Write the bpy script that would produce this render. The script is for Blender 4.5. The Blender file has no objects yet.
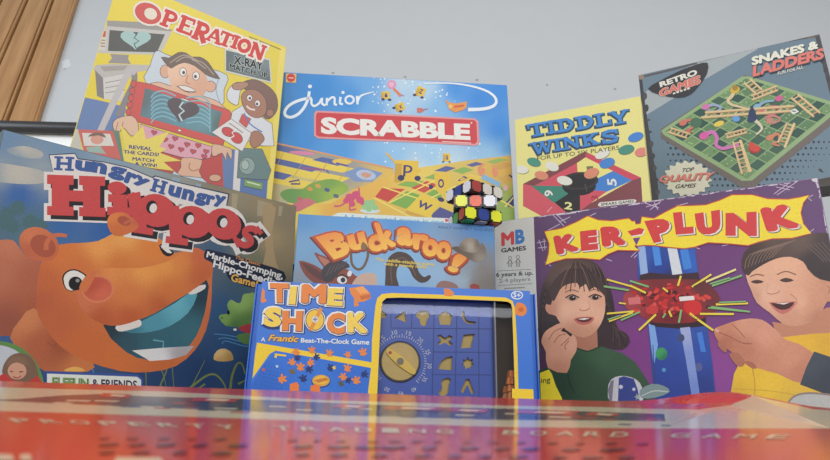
import bpy, bmesh, math, random
from mathutils import Vector, Matrix
from mathutils.geometry import delaunay_2d_cdt
random.seed(7)
SC = bpy.context.scene
COL = SC.collection
RAD = math.pi / 180

# ------------------------------------------------------------------ camera
FOC, ZC, PITCH, ROLL = 600.0, 0.07, 13 * RAD, 1.5 * RAD
fw = Vector((0, math.cos(PITCH), math.sin(PITCH)))
u0 = Vector((0, -math.sin(PITCH), math.cos(PITCH)))
r0 = Vector((1, 0, 0))
cr = r0 * math.cos(ROLL) + u0 * math.sin(ROLL)
cu = u0 * math.cos(ROLL) - r0 * math.sin(ROLL)
CAM = Vector((0, 0, ZC))
def ray(px, py):
    return (fw + cr * ((px - 415) / FOC) - cu * ((py - 230) / FOC)).normalized()
cd = bpy.data.cameras.new('camera')
cam = bpy.data.objects.new('camera', cd)
COL.objects.link(cam)
cam.matrix_world = Matrix(((cr.x, cu.x, -fw.x, 0), (cr.y, cu.y, -fw.y, 0), (cr.z, cu.z, -fw.z, ZC), (0, 0, 0, 1)))
cd.sensor_fit = 'HORIZONTAL'
cd.sensor_width = 36
cd.lens = FOC / 830 * 36
cd.clip_start = 0.01
cd.dof.use_dof = True
cd.dof.focus_distance = 0.74
cd.dof.aperture_fstop = 17
SC.camera = cam

# ------------------------------------------------------------------ materials
def lin(c):
    out = []
    for v in c[:3]:
        v = v / 255
        out.append(v / 12.92 if v <= 0.04045 else ((v + 0.055) / 1.055) ** 2.4)
    return tuple(out)
def base_mat(name, rough=.5, spec=.3, coat=0.0):
    m = bpy.data.materials.new(name)
    m.use_nodes = True
    n = m.node_tree.nodes
    b = n['Principled BSDF']
    b.inputs['Roughness'].default_value = rough
    b.inputs['Specular IOR Level'].default_value = spec
    b.inputs['Coat Weight'].default_value = coat
    b.inputs['Coat Roughness'].default_value = 0.15
    return m, n, m.node_tree.links, b
def plain(name, col, rough=.5, spec=.3, noise=.06, scale=60, coat=0.0, metal=0.0):
    m, n, l, b = base_mat(name, rough, spec, coat)
    b.inputs['Metallic'].default_value = metal
    tc = n.new('ShaderNodeTexCoord')
    nz = n.new('ShaderNodeTexNoise')
    nz.inputs['Scale'].default_value = scale
    nz.inputs['Detail'].default_value = 4
    l.new(tc.outputs['Object'], nz.inputs['Vector'])
    mx = n.new('ShaderNodeMix')
    mx.data_type = 'RGBA'
    c = lin(col)
    mx.inputs['A'].default_value = (*[v * (1 - noise) for v in c], 1)
    mx.inputs['B'].default_value = (*[min(1, v * (1 + noise)) for v in c], 1)
    l.new(nz.outputs['Fac'], mx.inputs['Factor'])
    l.new(mx.outputs['Result'], b.inputs['Base Color'])
    return m
def printed(name, rough=.42, spec=.3, coat=0.0, noise=.05):
    m, n, l, b = base_mat(name, rough, spec, coat)
    at = n.new('ShaderNodeAttribute')
    at.attribute_name = 'ink'
    tc = n.new('ShaderNodeTexCoord')
    nz = n.new('ShaderNodeTexNoise')
    nz.inputs['Scale'].default_value = 420
    nz.inputs['Detail'].default_value = 3
    l.new(tc.outputs['Object'], nz.inputs['Vector'])
    mr = n.new('ShaderNodeMapRange')
    mr.inputs['From Min'].default_value = .3
    mr.inputs['From Max'].default_value = .7
    mr.inputs['To Min'].default_value = 1 - noise
    mr.inputs['To Max'].default_value = 1 + noise
    l.new(nz.outputs['Fac'], mr.inputs['Value'])
    vm = n.new('ShaderNodeVectorMath')
    vm.operation = 'SCALE'
    l.new(at.outputs['Color'], vm.inputs[0])
    l.new(mr.outputs['Result'], vm.inputs['Scale'])
    l.new(vm.outputs['Vector'], b.inputs['Base Color'])
    return m
INK = printed('printed_card')
INKG = printed('glossy_printed_card', .13, .55)

# ------------------------------------------------------------------ objects
def link(name, me, mat=None, parent=None):
    o = bpy.data.objects.new(name, me)
    COL.objects.link(o)
    if mat is not None:
        for m in (mat if isinstance(mat, (list, tuple)) else [mat]):
            me.materials.append(m)
    if parent is not None:
        o.parent = parent
    return o
def tag(o, label=None, cat=None, group=None, kind=None):
    if label: o['label'] = label
    if cat: o['category'] = cat
    if group: o['group'] = group
    if kind: o['kind'] = kind
    return o
def empty(name, M):
    o = bpy.data.objects.new(name, None)
    o.empty_display_size = .02
    COL.objects.link(o)
    o.matrix_world = M
    return o
def boxbm(bm, x0, x1, y0, y1, z0, z1):
    vs = [bm.verts.new(p) for p in ((x0,y0,z0),(x1,y0,z0),(x1,y1,z0),(x0,y1,z0),(x0,y0,z1),(x1,y0,z1),(x1,y1,z1),(x0,y1,z1))]
    for f in ((3,2,1,0),(4,5,6,7),(0,1,5,4),(1,2,6,5),(2,3,7,6),(3,0,4,7)):
        bm.faces.new([vs[i] for i in f])
    return vs
def box(name, x0, x1, y0, y1, z0, z1, mat, parent=None, bev=0.0, seg=2):
    bm = bmesh.new()
    boxbm(bm, x0, x1, y0, y1, z0, z1)
    if bev:
        bmesh.ops.bevel(bm, geom=bm.edges[:], offset=bev, segments=seg, affect='EDGES', profile=.6)
    me = bpy.data.meshes.new(name)
    bm.to_mesh(me)
    bm.free()
    if bev:
        for p in me.polygons: p.use_smooth = False
    return link(name, me, mat, parent)

# ------------------------------------------------------------------ glyphs
_gc = {}
def glyph(text, off=0.0, shear=0.0):
    k = (text, off, shear)
    if k in _gc: return _gc[k]
    cv = bpy.data.curves.new('g', 'FONT')
    cv.body = text
    cv.offset = off
    cv.shear = shear
    cv.resolution_u = 3
    cv.fill_mode = 'FRONT'
    ob = bpy.data.objects.new('g', cv)
    COL.objects.link(ob)
    dg = bpy.context.evaluated_depsgraph_get()
    ev = ob.evaluated_get(dg)
    me = ev.to_mesh()
    vs = [(v.co.x, v.co.y) for v in me.vertices]
    fs = [tuple(p.vertices) for p in me.polygons]
    ev.to_mesh_clear()
    bpy.data.objects.remove(ob)
    bpy.data.curves.remove(cv)
    _gc[k] = (vs, fs)
    return vs, fs
def gbox(text, shear=0.0, fit=0.0):
    vs, _ = glyph(text, 0.0, shear)
    xs = [v[0] for v in vs]; ys = [v[1] for v in vs]
    return min(xs) - fit, min(ys) - fit, max(xs) + fit, max(ys) + fit
def bil(q, s, t):           # q = TL,TR,BR,BL ; s right, t up
    a = [q[3][i] * (1 - s) + q[2][i] * s for i in (0, 1)]
    b = [q[0][i] * (1 - s) + q[1][i] * s for i in (0, 1)]
    return (a[0] * (1 - t) + b[0] * t, a[1] * (1 - t) + b[1] * t)
def qc(cx, cy, w, h, ang):  # a turned letter cell; ang > 0 slopes down to the right
    c, s = math.cos(ang * RAD), math.sin(ang * RAD)
    f = lambda x, y: (cx + x * c - y * s, cy + x * s + y * c)
    return [f(-w/2, -h/2), f(w/2, -h/2), f(w/2, h/2), f(-w/2, h/2)]
def arc(cx, cy, rx, ry, a0, a1, n=10):
    return [(cx + rx * math.cos((a0 + (a1 - a0) * i / n) * RAD), cy + ry * math.sin((a0 + (a1 - a0) * i / n) * RAD)) for i in range(n + 1)]
S_CURVE = [(.88,.72),(.8,.88),(.5,.93),(.2,.86),(.15,.70),(.33,.57),(.67,.45),(.86,.31),(.8,.13),(.5,.06),(.2,.12),(.12,.3)]
SLAB = {
 'T': [([(.5,0),(.5,1)],1),([(.0,.9),(1,.9)],.65),([(.07,.97),(.07,.62)],.5),([(.93,.97),(.93,.62)],.5),([(.22,.08),(.78,.08)],.55)],
 'I': [([(.5,0),(.5,1)],1),([(.0,.91),(1,.91)],.55),([(.0,.09),(1,.09)],.55)],
 'D': [([(.26,0),(.26,1)],.95),([(.02,.9),(.5,.9)] + arc(.5,.5,.35,.4,80,-80) + [(.5,.1),(.02,.1)],.72),(arc(.5,.5,.35,.3,60,-60),1)],
 'L': [([(.3,0),(.3,1)],1),([(.02,.1),(.98,.1)],.6),([(.93,.04),(.93,.42)],.5),([(.02,.92),(.62,.92)],.5)],
 'Y': [([(.13,.95),(.5,.42)],.95),([(.87,.95),(.5,.42)],.75),([(.5,.5),(.5,0)],1),([(-.04,.92),(.34,.92)],.5),([(.66,.92),(1.04,.92)],.5),([(.24,.07),(.76,.07)],.5)],
 'W': [([(.12,1),(.32,.02)],.9),([(.32,.02),(.5,.85)],.7),([(.5,.85),(.68,.02)],.9),([(.68,.02),(.88,1)],.7),([(-.04,.92),(.28,.92)],.5),([(.36,.92),(.6,.92)],.5),([(.74,.92),(1.04,.92)],.5)],
 'N': [([(.18,0),(.18,1)],.75),([(.18,.95),(.82,.05)],1),([(.82,0),(.82,1)],.75),([(0,.07),(.38,.07)],.5),([(.62,.93),(1,.93)],.5),([(0,.93),(.3,.93)],.5)],
 'K': [([(.25,0),(.25,1)],.95),([(.3,.42),(.82,.93)],.75),([(.45,.6),(.86,.06)],.95),([(0,.92),(.5,.92)],.5),([(0,.08),(.5,.08)],.5),([(.62,.92),(1.03,.92)],.5),([(.62,.08),(1.05,.08)],.5)],
 'S': [(S_CURVE,.9),([(.9,.62),(.9,1)],.4),([(.1,0),(.1,.38)],.4)],
 'O': [(arc(.5,.5,.36,.37,0,360,20),1)],
 'P': [([(.26,0),(.26,1)],.95),([(.02,.9),(.5,.9)] + arc(.52,.68,.32,.22,80,-80,8) + [(.3,.45)],.75),([(0,.08),(.56,.08)],.55)],
 'E': [([(.26,0),(.26,1)],.95),([(0,.9),(.95,.9)],.6),([(.3,.5),(.75,.5)],.5),([(0,.1),(1,.1)],.6),([(.92,.98),(.92,.66)],.45),([(.95,.02),(.95,.36)],.45)],
 'R': [([(.24,0),(.24,1)],.95),([(.02,.9),(.5,.9)] + arc(.52,.69,.3,.21,80,-80,8) + [(.3,.47)],.75),([(.45,.48),(.9,-.02)],1),([(0,.08),(.48,.08)],.55)],
 'A': [([(.1,.03),(.45,.97)],.7),([(.45,.97),(.88,.03)],1),([(.25,.33),(.7,.33)],.5),([(-.03,.07),(.33,.07)],.5),([(.62,.07),(1.05,.07)],.5)],
 'H': [([(.22,0),(.22,1)],.95),([(.78,0),(.78,1)],.95),([(.2,.5),(.8,.5)],.6),([(0,.92),(.44,.92)],.5),([(.56,.92),(1,.92)],.5),([(0,.08),(.44,.08)],.5),([(.56,.08),(1,.08)],.5)],
}
def inside(p, poly):
    r, n = False, len(poly)
    for i in range(n):
        a, b = poly[i], poly[(i+1) % n]
        if (a[1] > p[1]) != (b[1] > p[1]) and p[0] < (b[0]-a[0]) * (p[1]-a[1]) / (b[1]-a[1]) + a[0]: r = not r
    return r
def cdt(outline, holes=(), extra=()):
    P, E = [], []
    for lp in [outline] + list(holes):
        b = len(P); P += [Vector(p) for p in lp]
        E += [(b+i, b + (i+1) % len(lp)) for i in range(len(lp))]
    P += [Vector(p) for p in extra]
    r = delaunay_2d_cdt(P, E, [], 1, 1e-9)
    V = [(v.x, v.y) for v in r[0]]
    F = []
    for f in r[2]:
        c = (sum(V[i][0] for i in f)/len(f), sum(V[i][1] for i in f)/len(f))
        if not any(inside(c, h) for h in holes): F.append(tuple(f))
    return V, F
def smooth(pts, n=4, closed=True):
    out = []
    N = len(pts)
    rng = range(N if closed else N - 1)
    for i in rng:
        g = lambda k: pts[k % N] if closed else pts[max(0, min(N - 1, k))]
        p0, p1, p2, p3 = g(i - 1), g(i), g(i + 1), g(i + 2)
        for j in range(n):
            t = j / n
            out.append(tuple(.5 * (2*p1[a] + (p2[a]-p0[a])*t + (2*p0[a]-5*p1[a]+4*p2[a]-p3[a])*t*t + (-p0[a]+3*p1[a]-3*p2[a]+p3[a])*t**3) for a in (0, 1)))
    if not closed: out.append(pts[-1])
    return out
def ring_pts(cx, cy, rx, ry, rot=0, n=20):
    c, s = math.cos(rot * RAD), math.sin(rot * RAD)
    return [(cx + rx*math.cos(a)*c - ry*math.sin(a)*s, cy + rx*math.cos(a)*s + ry*math.sin(a)*c) for a in (2*math.pi*i/n for i in range(n))]
def star_pts(cx, cy, r1, r2, n, rot=0):
    return [(cx + (r1 if i % 2 == 0 else r2) * math.cos(math.pi*i/n + rot), cy + (r1 if i % 2 == 0 else r2) * math.sin(math.pi*i/n + rot)) for i in range(2*n)]
def heart_pts(cx, cy, w, h, rot=0, n=22):
    c, s = math.cos(rot * RAD), math.sin(rot * RAD)
    o = []
    for i in range(n):
        t = 2 * math.pi * i / n
        x = 16 * math.sin(t)**3 / 32 * w
        y = -(13*math.cos(t) - 5*math.cos(2*t) - 2*math.cos(3*t) - math.cos(4*t) + 2.5) / 29 * h
        o.append((cx + x*c - y*s, cy + x*s + y*c))
    return o

# ------------------------------------------------------------------ printing on a flat face
STEP = 2e-6
class Face:
    """The front of a box: local x right, local z up, local -y towards the viewer. Photo positions are measured onto it."""
    def __init__(s, M, W, H, mat=INK, depth=0.0, clip=True, x0=None):
        s.M, s.W, s.H, s.mat, s.depth = M, W, H, mat, depth
        s.Mi = M.inverted()
        s.o = s.Mi @ CAM
        s.rot = s.Mi.to_3x3()
        s.clip = clip
        s.lay = 0
        s.lift, s.step = 4e-5, STEP
        s.hold = False
        s.warp = None
        s.edge = None
        s.fade = None
        s.buf = None
        e = .0009
        s.lim = (-W/2 + e, W/2 - e, e, H - e)
    def loc(s, p):
        d = s.rot @ ray(p[0], p[1])
        t = (s.depth - s.o.y) / d.y
        q = s.o + d * t
        return (q.x, q.z)
    def px(s, x, z):        # local -> photo position
        w = s.M @ Vector((x, s.depth, z)) - CAM
        k = w.dot(fw)
        return (415 + FOC * w.dot(cr) / k, 230 - FOC * w.dot(cu) / k)
    def begin(s, name, parent, label=None):
        s.end()
        s.buf = (name, parent, label, [], [], [])
    def end(s):
        if not s.buf: return None
        name, parent, label, V, Fc, Cc = s.buf
        s.buf = None
        if not V: return None
        me = bpy.data.meshes.new(name)
        me.from_pydata(V, [], Fc)
        at = me.attributes.new('ink', 'FLOAT_COLOR', 'POINT')
        for i, c in enumerate(Cc): at.data[i].color = (*c, 1)
        o = link(name, me, s.mat, parent)
        if label: o['label'] = label
        return o
    def _emit(s, lv, cols, faces):
        if not s.hold: s.lay += 1
        y = s.depth - s.lift - s.lay * s.step
        _, _, _, V, Fc, Cc = s.buf
        L = s.lim
        inside = (not s.clip) or all(L[0] <= p[0] <= L[1] and L[2] <= p[1] <= L[3] for p in lv)
        def put(p):
            V.append((p[0], y - (s.warp(p[0], p[1]) if s.warp else 0), p[1]))
        if inside:
            b = len(V)
            for p in lv: put(p)
            Cc.extend(cols)
            for f in faces:
                a = sum(lv[f[i]][0]*lv[f[(i+1) % len(f)]][1] - lv[f[(i+1) % len(f)]][0]*lv[f[i]][1] for i in range(len(f)))
                Fc.append(tuple(b + i for i in (f if a > 0 else f[::-1])))
            return
        for f in faces:
            poly = [(lv[i][0], lv[i][1], *cols[i]) for i in f]
            for ax, bd, sg in ((0, L[0], 1), (0, L[1], -1), (1, L[2], 1), (1, L[3], -1)):
                out = []
                for i in range(len(poly)):
                    a, c = poly[i], poly[(i+1) % len(poly)]
                    da, dc = (a[ax]-bd)*sg, (c[ax]-bd)*sg
                    if da >= 0: out.append(a)
                    if (da >= 0) != (dc >= 0):
                        t = da / (da - dc)
                        out.append(tuple(a[k] + (c[k]-a[k])*t for k in range(5)))
                poly = out
                if len(poly) < 3: break
            if len(poly) < 3: continue
            a = sum(poly[i][0]*poly[(i+1) % len(poly)][1] - poly[(i+1) % len(poly)][0]*poly[i][1] for i in range(len(poly)))
            if abs(a) < 1e-12: continue
            if a < 0: poly = poly[::-1]
            b = len(V)
            for p in poly:
                put(p)
                Cc.append(tuple(p[2:5]))
            Fc.append(tuple(range(b, b + len(poly))))
    def poly(s, pts, col, sm=0, holes=(), grad=None, g=0, loc=False):
        """a filled outline in photo pixels; grad = [(x, y, colour), ...] blends inks across it"""
        if sm: pts = smooth(pts, sm)
        ex = []
        if grad:
            xs = [p[0] for p in pts]; ys = [p[1] for p in pts]
            g = g or max(3, (max(xs)-min(xs)) / 14)
            x = min(xs) + g*.5
            row = 0
            while x < max(xs):
                y = min(ys) + g*(.5 if row % 2 else .25)
                while y < max(ys):
                    ex.append((x, y))
                    y += g
                x += g
                row += 1
        vs, FS = cdt(pts, holes, ex)
        if grad:
            gl = [(a, b, lin(c)) for a, b, c in grad]
            cols = []
            for v in vs:
                sw, acc = 0, [0, 0, 0]
                for a, b, c in gl:
                    w = 1 / ((v[0]-a)**2 + (v[1]-b)**2 + 6)**1.4
                    sw += w
                    for k in range(3): acc[k] += w * c[k]
                cols.append(tuple(k / sw for k in acc))
        else:
            cols = [lin(col)] * len(vs)
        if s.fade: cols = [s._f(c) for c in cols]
        used = sorted({i for f in FS for i in f})
        mp = {i: k for k, i in enumerate(used)}
        s._emit([s.loc(vs[i]) for i in used], [cols[i] for i in used], [tuple(mp[i] for i in f) for f in FS])
        if s.edge and not grad: s.stroke(list(pts), s.edge[0], s.edge[1], closed=True)
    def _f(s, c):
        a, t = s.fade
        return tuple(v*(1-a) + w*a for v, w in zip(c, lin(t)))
    def whole(s, col, grad=None, nx=26, nz=26):
        """ink over the whole face"""
        e = .001
        vs, cols, fs = [], [], []
        gl = [(a, b, lin(c)) for a, b, c in (grad or [(0, 0, col)])]
        for j in range(nz + 1):
            for i in range(nx + 1):
                x, z = -s.W/2 + e + (s.W-2*e)*i/nx, e + (s.H-2*e)*j/nz
                p = s.px(x, z)
                sw, acc = 0, [0, 0, 0]
                for a, b, c in gl:
                    w = 1 / ((p[0]-a)**2 + (p[1]-b)**2 + 30)**1.5
                    sw += w
                    for k in range(3): acc[k] += w * c[k]
                vs.append((x, z)); cols.append(tuple(k / sw for k in acc))
        for j in range(nz):
            for i in range(nx):
                a = j*(nx+1)+i
                fs.append((a, a+1, a+nx+2, a+nx+1))
        s._emit(vs, cols, fs)
    def ell(s, cx, cy, rx, ry=None, col=(0,0,0), rot=0, n=20, grad=None):
        s.poly(ring_pts(cx, cy, rx, ry or rx, rot, n), col, grad=grad)
    def stroke(s, pts, w, col, sm=0, w2=None, ext=0, closed=False):
        if sm: pts = smooth(pts, sm, closed)
        if closed: pts = list(pts) + [pts[0]]
        if len(pts) < 2: return
        pts = list(pts)
        if ext:
            a, b = pts[0], pts[1]; d = math.hypot(a[0]-b[0], a[1]-b[1]) or 1
            pts[0] = (a[0] + (a[0]-b[0])/d*ext, a[1] + (a[1]-b[1])/d*ext)
            a, b = pts[-1], pts[-2]; d = math.hypot(a[0]-b[0], a[1]-b[1]) or 1
            pts[-1] = (a[0] + (a[0]-b[0])/d*ext, a[1] + (a[1]-b[1])/d*ext)
        n = len(pts)
        vs = []
        for i in range(n):
            a, b = pts[max(0, i-1)], pts[min(n-1, i+1)]
            if closed and i in (0, n-1): a, b = pts[-2], pts[1]
            dx, dy = b[0]-a[0], b[1]-a[1]
            d = math.hypot(dx, dy) or 1
            ww = w if w2 is None else w + (w2 - w) * i / (n-1)
            vs.append((pts[i][0] - dy/d*ww/2, pts[i][1] + dx/d*ww/2))
            vs.append((pts[i][0] + dy/d*ww/2, pts[i][1] - dx/d*ww/2))
        fs = [(2*i, 2*i+1, 2*i+3, 2*i+2) for i in range(n-1)]
        s._emit([s.loc(v) for v in vs], [lin(col)]*len(vs), fs)
    def text(s, t, q, col, off=0.0, shear=0.0, dx=0, dy=0, grad=None, fit=None):
        b = gbox(t, shear, off if fit is None else fit)
        vs, fs = glyph(t, off, shear)
        g = gbox(t, shear, abs(off)*1.25)
        if off > 0 and any(ch in t for ch in 'Mm&Q') or off > 0 and any(not (g[0] <= v[0] <= g[2] and g[1] <= v[1] <= g[3]) for v in vs):
            # some glyphs do not thicken cleanly: lay shifted copies instead
            v0, f0 = glyph(t, 0.0, shear)
            vs, fs = [], []
            rings = [(0, 0)] + [(off*math.cos(k*math.pi/6), off*math.sin(k*math.pi/6)) for k in range(12)]
            if off > .05: rings += [(off*.5*math.cos(k*math.pi/4), off*.5*math.sin(k*math.pi/4)) for k in range(8)]
            if not s.hold: s.lay += 1
            h0, s.hold = s.hold, True
            for ox, oy in rings:
                s._text(t, q, [(v[0]+ox, v[1]+oy) for v in v0], f0, b, col, dx, dy, grad)
                s.lay += .3
            s.hold = h0
            return
        s._text(t, q, vs, fs, b, col, dx, dy, grad)
    def _text(s, t, q, vs, fs, b, col, dx, dy, grad):
        pv = [bil(q, (v[0]-b[0])/(b[2]-b[0]), (v[1]-b[1])/(b[3]-b[1])) for v in vs]
        pv = [(p[0]+dx, p[1]+dy) for p in pv]
        if grad:
            c0, c1 = lin(grad[0]), lin(grad[1])
            cols = []
            for v in vs:
                k = max(0, min(1, (v[1]-b[1])/(b[3]-b[1])))
                cols.append(tuple(c0[i]*k + c1[i]*(1-k) for i in range(3)))
        else:
            cols = [lin(col)]*len(pv)
        s._emit([s.loc(p) for p in pv], cols, fs)
    def letters(s, items, col, off, dx=0, dy=0, shear=0.0, grad=None, fit=None):
        """a title, every letter in its own cell, all on one level"""
        s.lay += 1
        s.hold = True
        for it in items:
            s.text(it[0], it[1], it[2] if len(it) > 2 and it[2] and col is None else (col or (255,255,255)), off, shear, dx, dy, grad, fit)
            s.lay += .4
        s.hold = False
        s.lay = math.ceil(s.lay) + 1
    def slab(s, items, col, wf, o=0.0, dx=0, dy=0):
        """slab-serif letters from strokes; o widens them for an outline"""
        s.lay += 1
        s.hold = True
        for ch, q in items:
            h = math.hypot(q[0][0]-q[3][0], q[0][1]-q[3][1])
            for k, (pts, f) in enumerate(SLAB[ch]):
                m = [bil(q, *p) for p in pts]
                m = [(a+dx, b+dy) for a, b in m]
                cl = len(pts) > 15 and abs(pts[0][0]-pts[-1][0]) < 1e-6
                s.stroke(m[:-1] if cl else m, h*wf*f + 2*o, col, ext=0 if cl else o, closed=cl)
                s.lay += .4
        s.hold = False
        s.lay = math.ceil(s.lay) + 1

def frame(bx, by, bz, psi, lam, rho):
    w = Vector((math.cos(psi*RAD), math.sin(psi*RAD), 0))
    n = Vector((math.sin(psi*RAD), -math.cos(psi*RAD), 0))
    up = Vector((0, 0, 1)) * math.cos(lam*RAD) - n * math.sin(lam*RAD)
    w2 = w*math.cos(rho*RAD) + up*math.sin(rho*RAD)
    u2 = up*math.cos(rho*RAD) - w*math.sin(rho*RAD)
    return w2, u2, w2.cross(u2)     # the last points towards the viewer
def game_box(name, label, p, W, H, t, side, support=0.0, tray_col=None, sides_mat=None):
    """an upright box leaning back: Empty > lid, tray. Returns root, lid, Face"""
    w2, u2, nn = frame(*p)
    B = Vector(p[:3])
    low = min((B + w2*sx*W/2 - nn*ty).z for sx in (-1, 1) for ty in (0, t))
    k = (support + .0005 - low) / u2.z
    B = B + u2*k
    H -= k
    d = -nn
    M = Matrix(((w2.x, d.x, u2.x, B.x), (w2.y, d.y, u2.y, B.y), (w2.z, d.z, u2.z, B.z), (0, 0, 0, 1)))
    root = empty(name, M)
    tag(root, label, 'board game box', 'upright game boxes')
    lid = box('lid', -W/2, W/2, 0, t*.72, 0, H, sides_mat or plain(name + '_card', side, .5, .3), root, .0012)
    box('tray', -W/2 + .002, W/2 - .002, t*.73, t, .0005, H - .002, plain(name + '_tray_card', tray_col or side, .6, .25), root, .0012)
    return root, lid, Face(M, W, H)

# ------------------------------------------------------------------ the place
floor = box('floor', -3, 3, -2.5, 1.7, -.05, 0, plain('pale_floor', (196, 190, 182), .6, .2, .05, 8))
tag(floor, kind='structure')
# the sloping wall behind, with pine boards running up it at the left
D0 = ray(222, -446)
PB = CAM + ray(40, 122) * (1.6 / ray(40, 122).y)
PN = D0.cross(Vector((1, 0, 0))).normalized()
if PN.y > 0: PN = -PN
XA = Vector((1, 0, 0)) - D0 * D0.x
XA.normalize()
PM = Matrix(((XA.x, -PN.x, D0.x, PB.x), (XA.y, -PN.y, D0.y, PB.y), (XA.z, -PN.z, D0.z, PB.z), (0, 0, 0, 1)))
def pine_x(px):
    Mi = PM.inverted(); o = Mi @ CAM; d = Mi.to_3x3() @ ray(px, 122)
    return (o + d * (-o.y / d.y)).x
m, n, l, b = base_mat('pine_wood', .45, .3)
tc = n.new('ShaderNodeTexCoord'); mp = n.new('ShaderNodeMapping'); mp.inputs['Scale'].default_value = (14, 14, 1.1)
nz = n.new('ShaderNodeTexNoise'); nz.inputs['Scale'].default_value = 3; nz.inputs['Detail'].default_value = 6
rp = n.new('ShaderNodeValToRGB')
rp.color_ramp.elements[0].position = .3; rp.color_ramp.elements[0].color = (*lin((157, 113, 71)), 1)
rp.color_ramp.elements[1].position = .7; rp.color_ramp.elements[1].color = (*lin((184, 140, 94)), 1)
l.new(tc.outputs['Object'], mp.inputs['Vector']); l.new(mp.outputs['Vector'], nz.inputs['Vector'])
l.new(nz.outputs['Fac'], rp.inputs['Fac']); l.new(rp.outputs['Color'], b.inputs['Base Color'])
PINE = m
DARKW = plain('pine_groove', (112, 78, 50), .6, .2)
bm = bmesh.new()
xe = [pine_x(v) for v in (37.6, 34.6, 33.8, 8.5, 6, 3, 1)]
wide = xe[2] - xe[3]
edges = [(xe[1], xe[0], .005), (xe[3], xe[2], .001), (xe[5], xe[4], .004)]
x = xe[6]
while x > -.75:
    edges.append((x - wide, x, .001)); x -= wide + .005
    edges.append((x - .010, x, .004)); x -= .015
for a, c, h in edges:
    boxbm(bm, a, c, -h, .011, -.3, 1.0)
bmesh.ops.bevel(bm, geom=bm.edges[:], offset=.0015, segments=2, affect='EDGES')
me = bpy.data.meshes.new('wall_left'); bm.to_mesh(me); bm.free()
wl = link('wall_left', me, PINE); wl.matrix_world = PM; tag(wl, kind='structure')
box('groove_backing', min(e[0] for e in edges), xe[0] - .001, .0113, .0118, -.3, 1.0, DARKW, wl)

L0 = -PB.z / D0.z + .002
wall = box('wall_back', -2.6, 3.6, .012, .07, L0, 2.2, plain('grey_wall_paint', (190, 192, 194), .8, .15, .02, 14))
wall.matrix_world = PM
tag(wall, kind='structure')
WF = Face(PM, 6, 2.6, INK, depth=.012, clip=False)
WF.begin('paint_scuff', wall, 'small pale scuffs and nail marks on the wall')
for x, y, rx, ry in ((547, 85, 1.3, 1), (615, 89, 1.5, 1), (333, 73, 1.6, 1), (405, 77, 1.5, 1), (477, 80, 1.6, 1)):
    WF.ell(x, y, rx, ry, (150, 148, 146))
WF.poly([(61, 61), (69, 59), (71, 66), (63, 69)], (206, 208, 210))
WF.poly([(62, 69), (66, 68), (66, 70)], (165, 162, 158))
WF.end()

# white board with a black rail, standing behind the boxes at the left
yb = 1.15
def at_y(px, py, y):
    d = ray(px, py); return CAM + d * (y / d.y)
zt, zb = at_y(40, 122.5, yb).z, at_y(40, 134, yb).z
wb = empty('whiteboard', Matrix.Translation((-.78, yb, 0)))
tag(wb, 'white panel with a thick black top rail standing behind the boxes at far left', 'whiteboard')
box('white_panel', -.5, .34, .004, .016, .0005, zb + .004, plain('white_laminate', (250, 250, 252), .35, .4, .01), wb, .001)
BLK = plain('black_rail', (44, 41, 43), .3, .5)
bm = bmesh.new()
hh = (zt - zb) / 2
pr = [(-.006 - .004*math.sin(math.pi*i/10), zb + 2*hh*i/10) for i in range(11)] + [(.022, zt), (.022, zb)]
A = [bm.verts.new((-.5, y, z)) for y, z in pr]; Bv = [bm.verts.new((.34, y, z)) for y, z in pr]
for i in range(len(pr)):
    j = (i+1) % len(pr); bm.faces.new((A[i], A[j], Bv[j], Bv[i]))
bm.faces.new(A[::-1]); bm.faces.new(Bv)
bmesh.ops.recalc_face_normals(bm, faces=bm.faces)
me = bpy.data.meshes.new('top_rail'); bm.to_mesh(me); bm.free()
link('top_rail', me, BLK, wb)

# made-up support blocks, out of view, that the back row stands on
def plinth(name, p, W, t, top, x0=-.48, x1=.48):
    w2, u2, nn = frame(p[0], p[1], p[2], p[3], 0, 0)
    o = box(name, W*x0, W*x1, .006, t + .05, 0, top, plain('plain_board', (120, 100, 80), .7, .2))
    o.matrix_world = Matrix(((w2.x, -nn.x, 0, p[0]), (w2.y, -nn.y, 0, p[1]), (w2.z, -nn.z, 1, 0), (0, 0, 0, 1)))
    tag(o, kind='structure')

# ------------------------------------------------------------------ red box lying in front
MZ = .0477
TILT = Matrix.Translation((0, 0, .0032)) @ Matrix.Rotation(.0072, 4, 'Y')
mono = empty('board_game_box', TILT @ Matrix.Translation((0, .26, 0)))
tag(mono, 'red board game box with cream banner lying flat across the front', 'board game box')
YB, YF = .463, .062
MW = .86
FM = Matrix(((1, 0, 0, 0), (0, 0, 1, YF), (0, -1, 0, MZ), (0, 0, 0, 1)))
MF = Face(TILT @ FM, MW, YB - YF, INKG, clip=True)
bp = MF.loc((664, 398))
def bump(x, z):
    dz = (YB - YF) - z
    return .0098 * math.exp(-((x - bp[0]) / .047)**2) * math.exp(-(dz / .035)**2) - .0012 * max(0, (x - bp[0]) / .2) * math.exp(-(dz / .05)**2)
MF.warp = bump
MF.lift, MF.step = 2e-5, 1.5e-6
tr = math.radians(2.0)
def skew_back(x):   # the far edge runs very slightly towards the viewer at the right
    return 0
bm = bmesh.new()
nx, ny = 86, 26
T = {}
for i in range(nx + 1):
    for j in range(ny + 1):
        x = -MW/2 + MW*i/nx; z = (YB - YF)*(j/ny)**.7
        T[i, j] = bm.verts.new((x, YF + z - .26, MZ + bump(x, z) - .00005))
for i in range(nx):
    for j in range(ny): bm.faces.new((T[i, j], T[i+1, j], T[i+1, j+1], T[i, j+1]))
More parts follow.
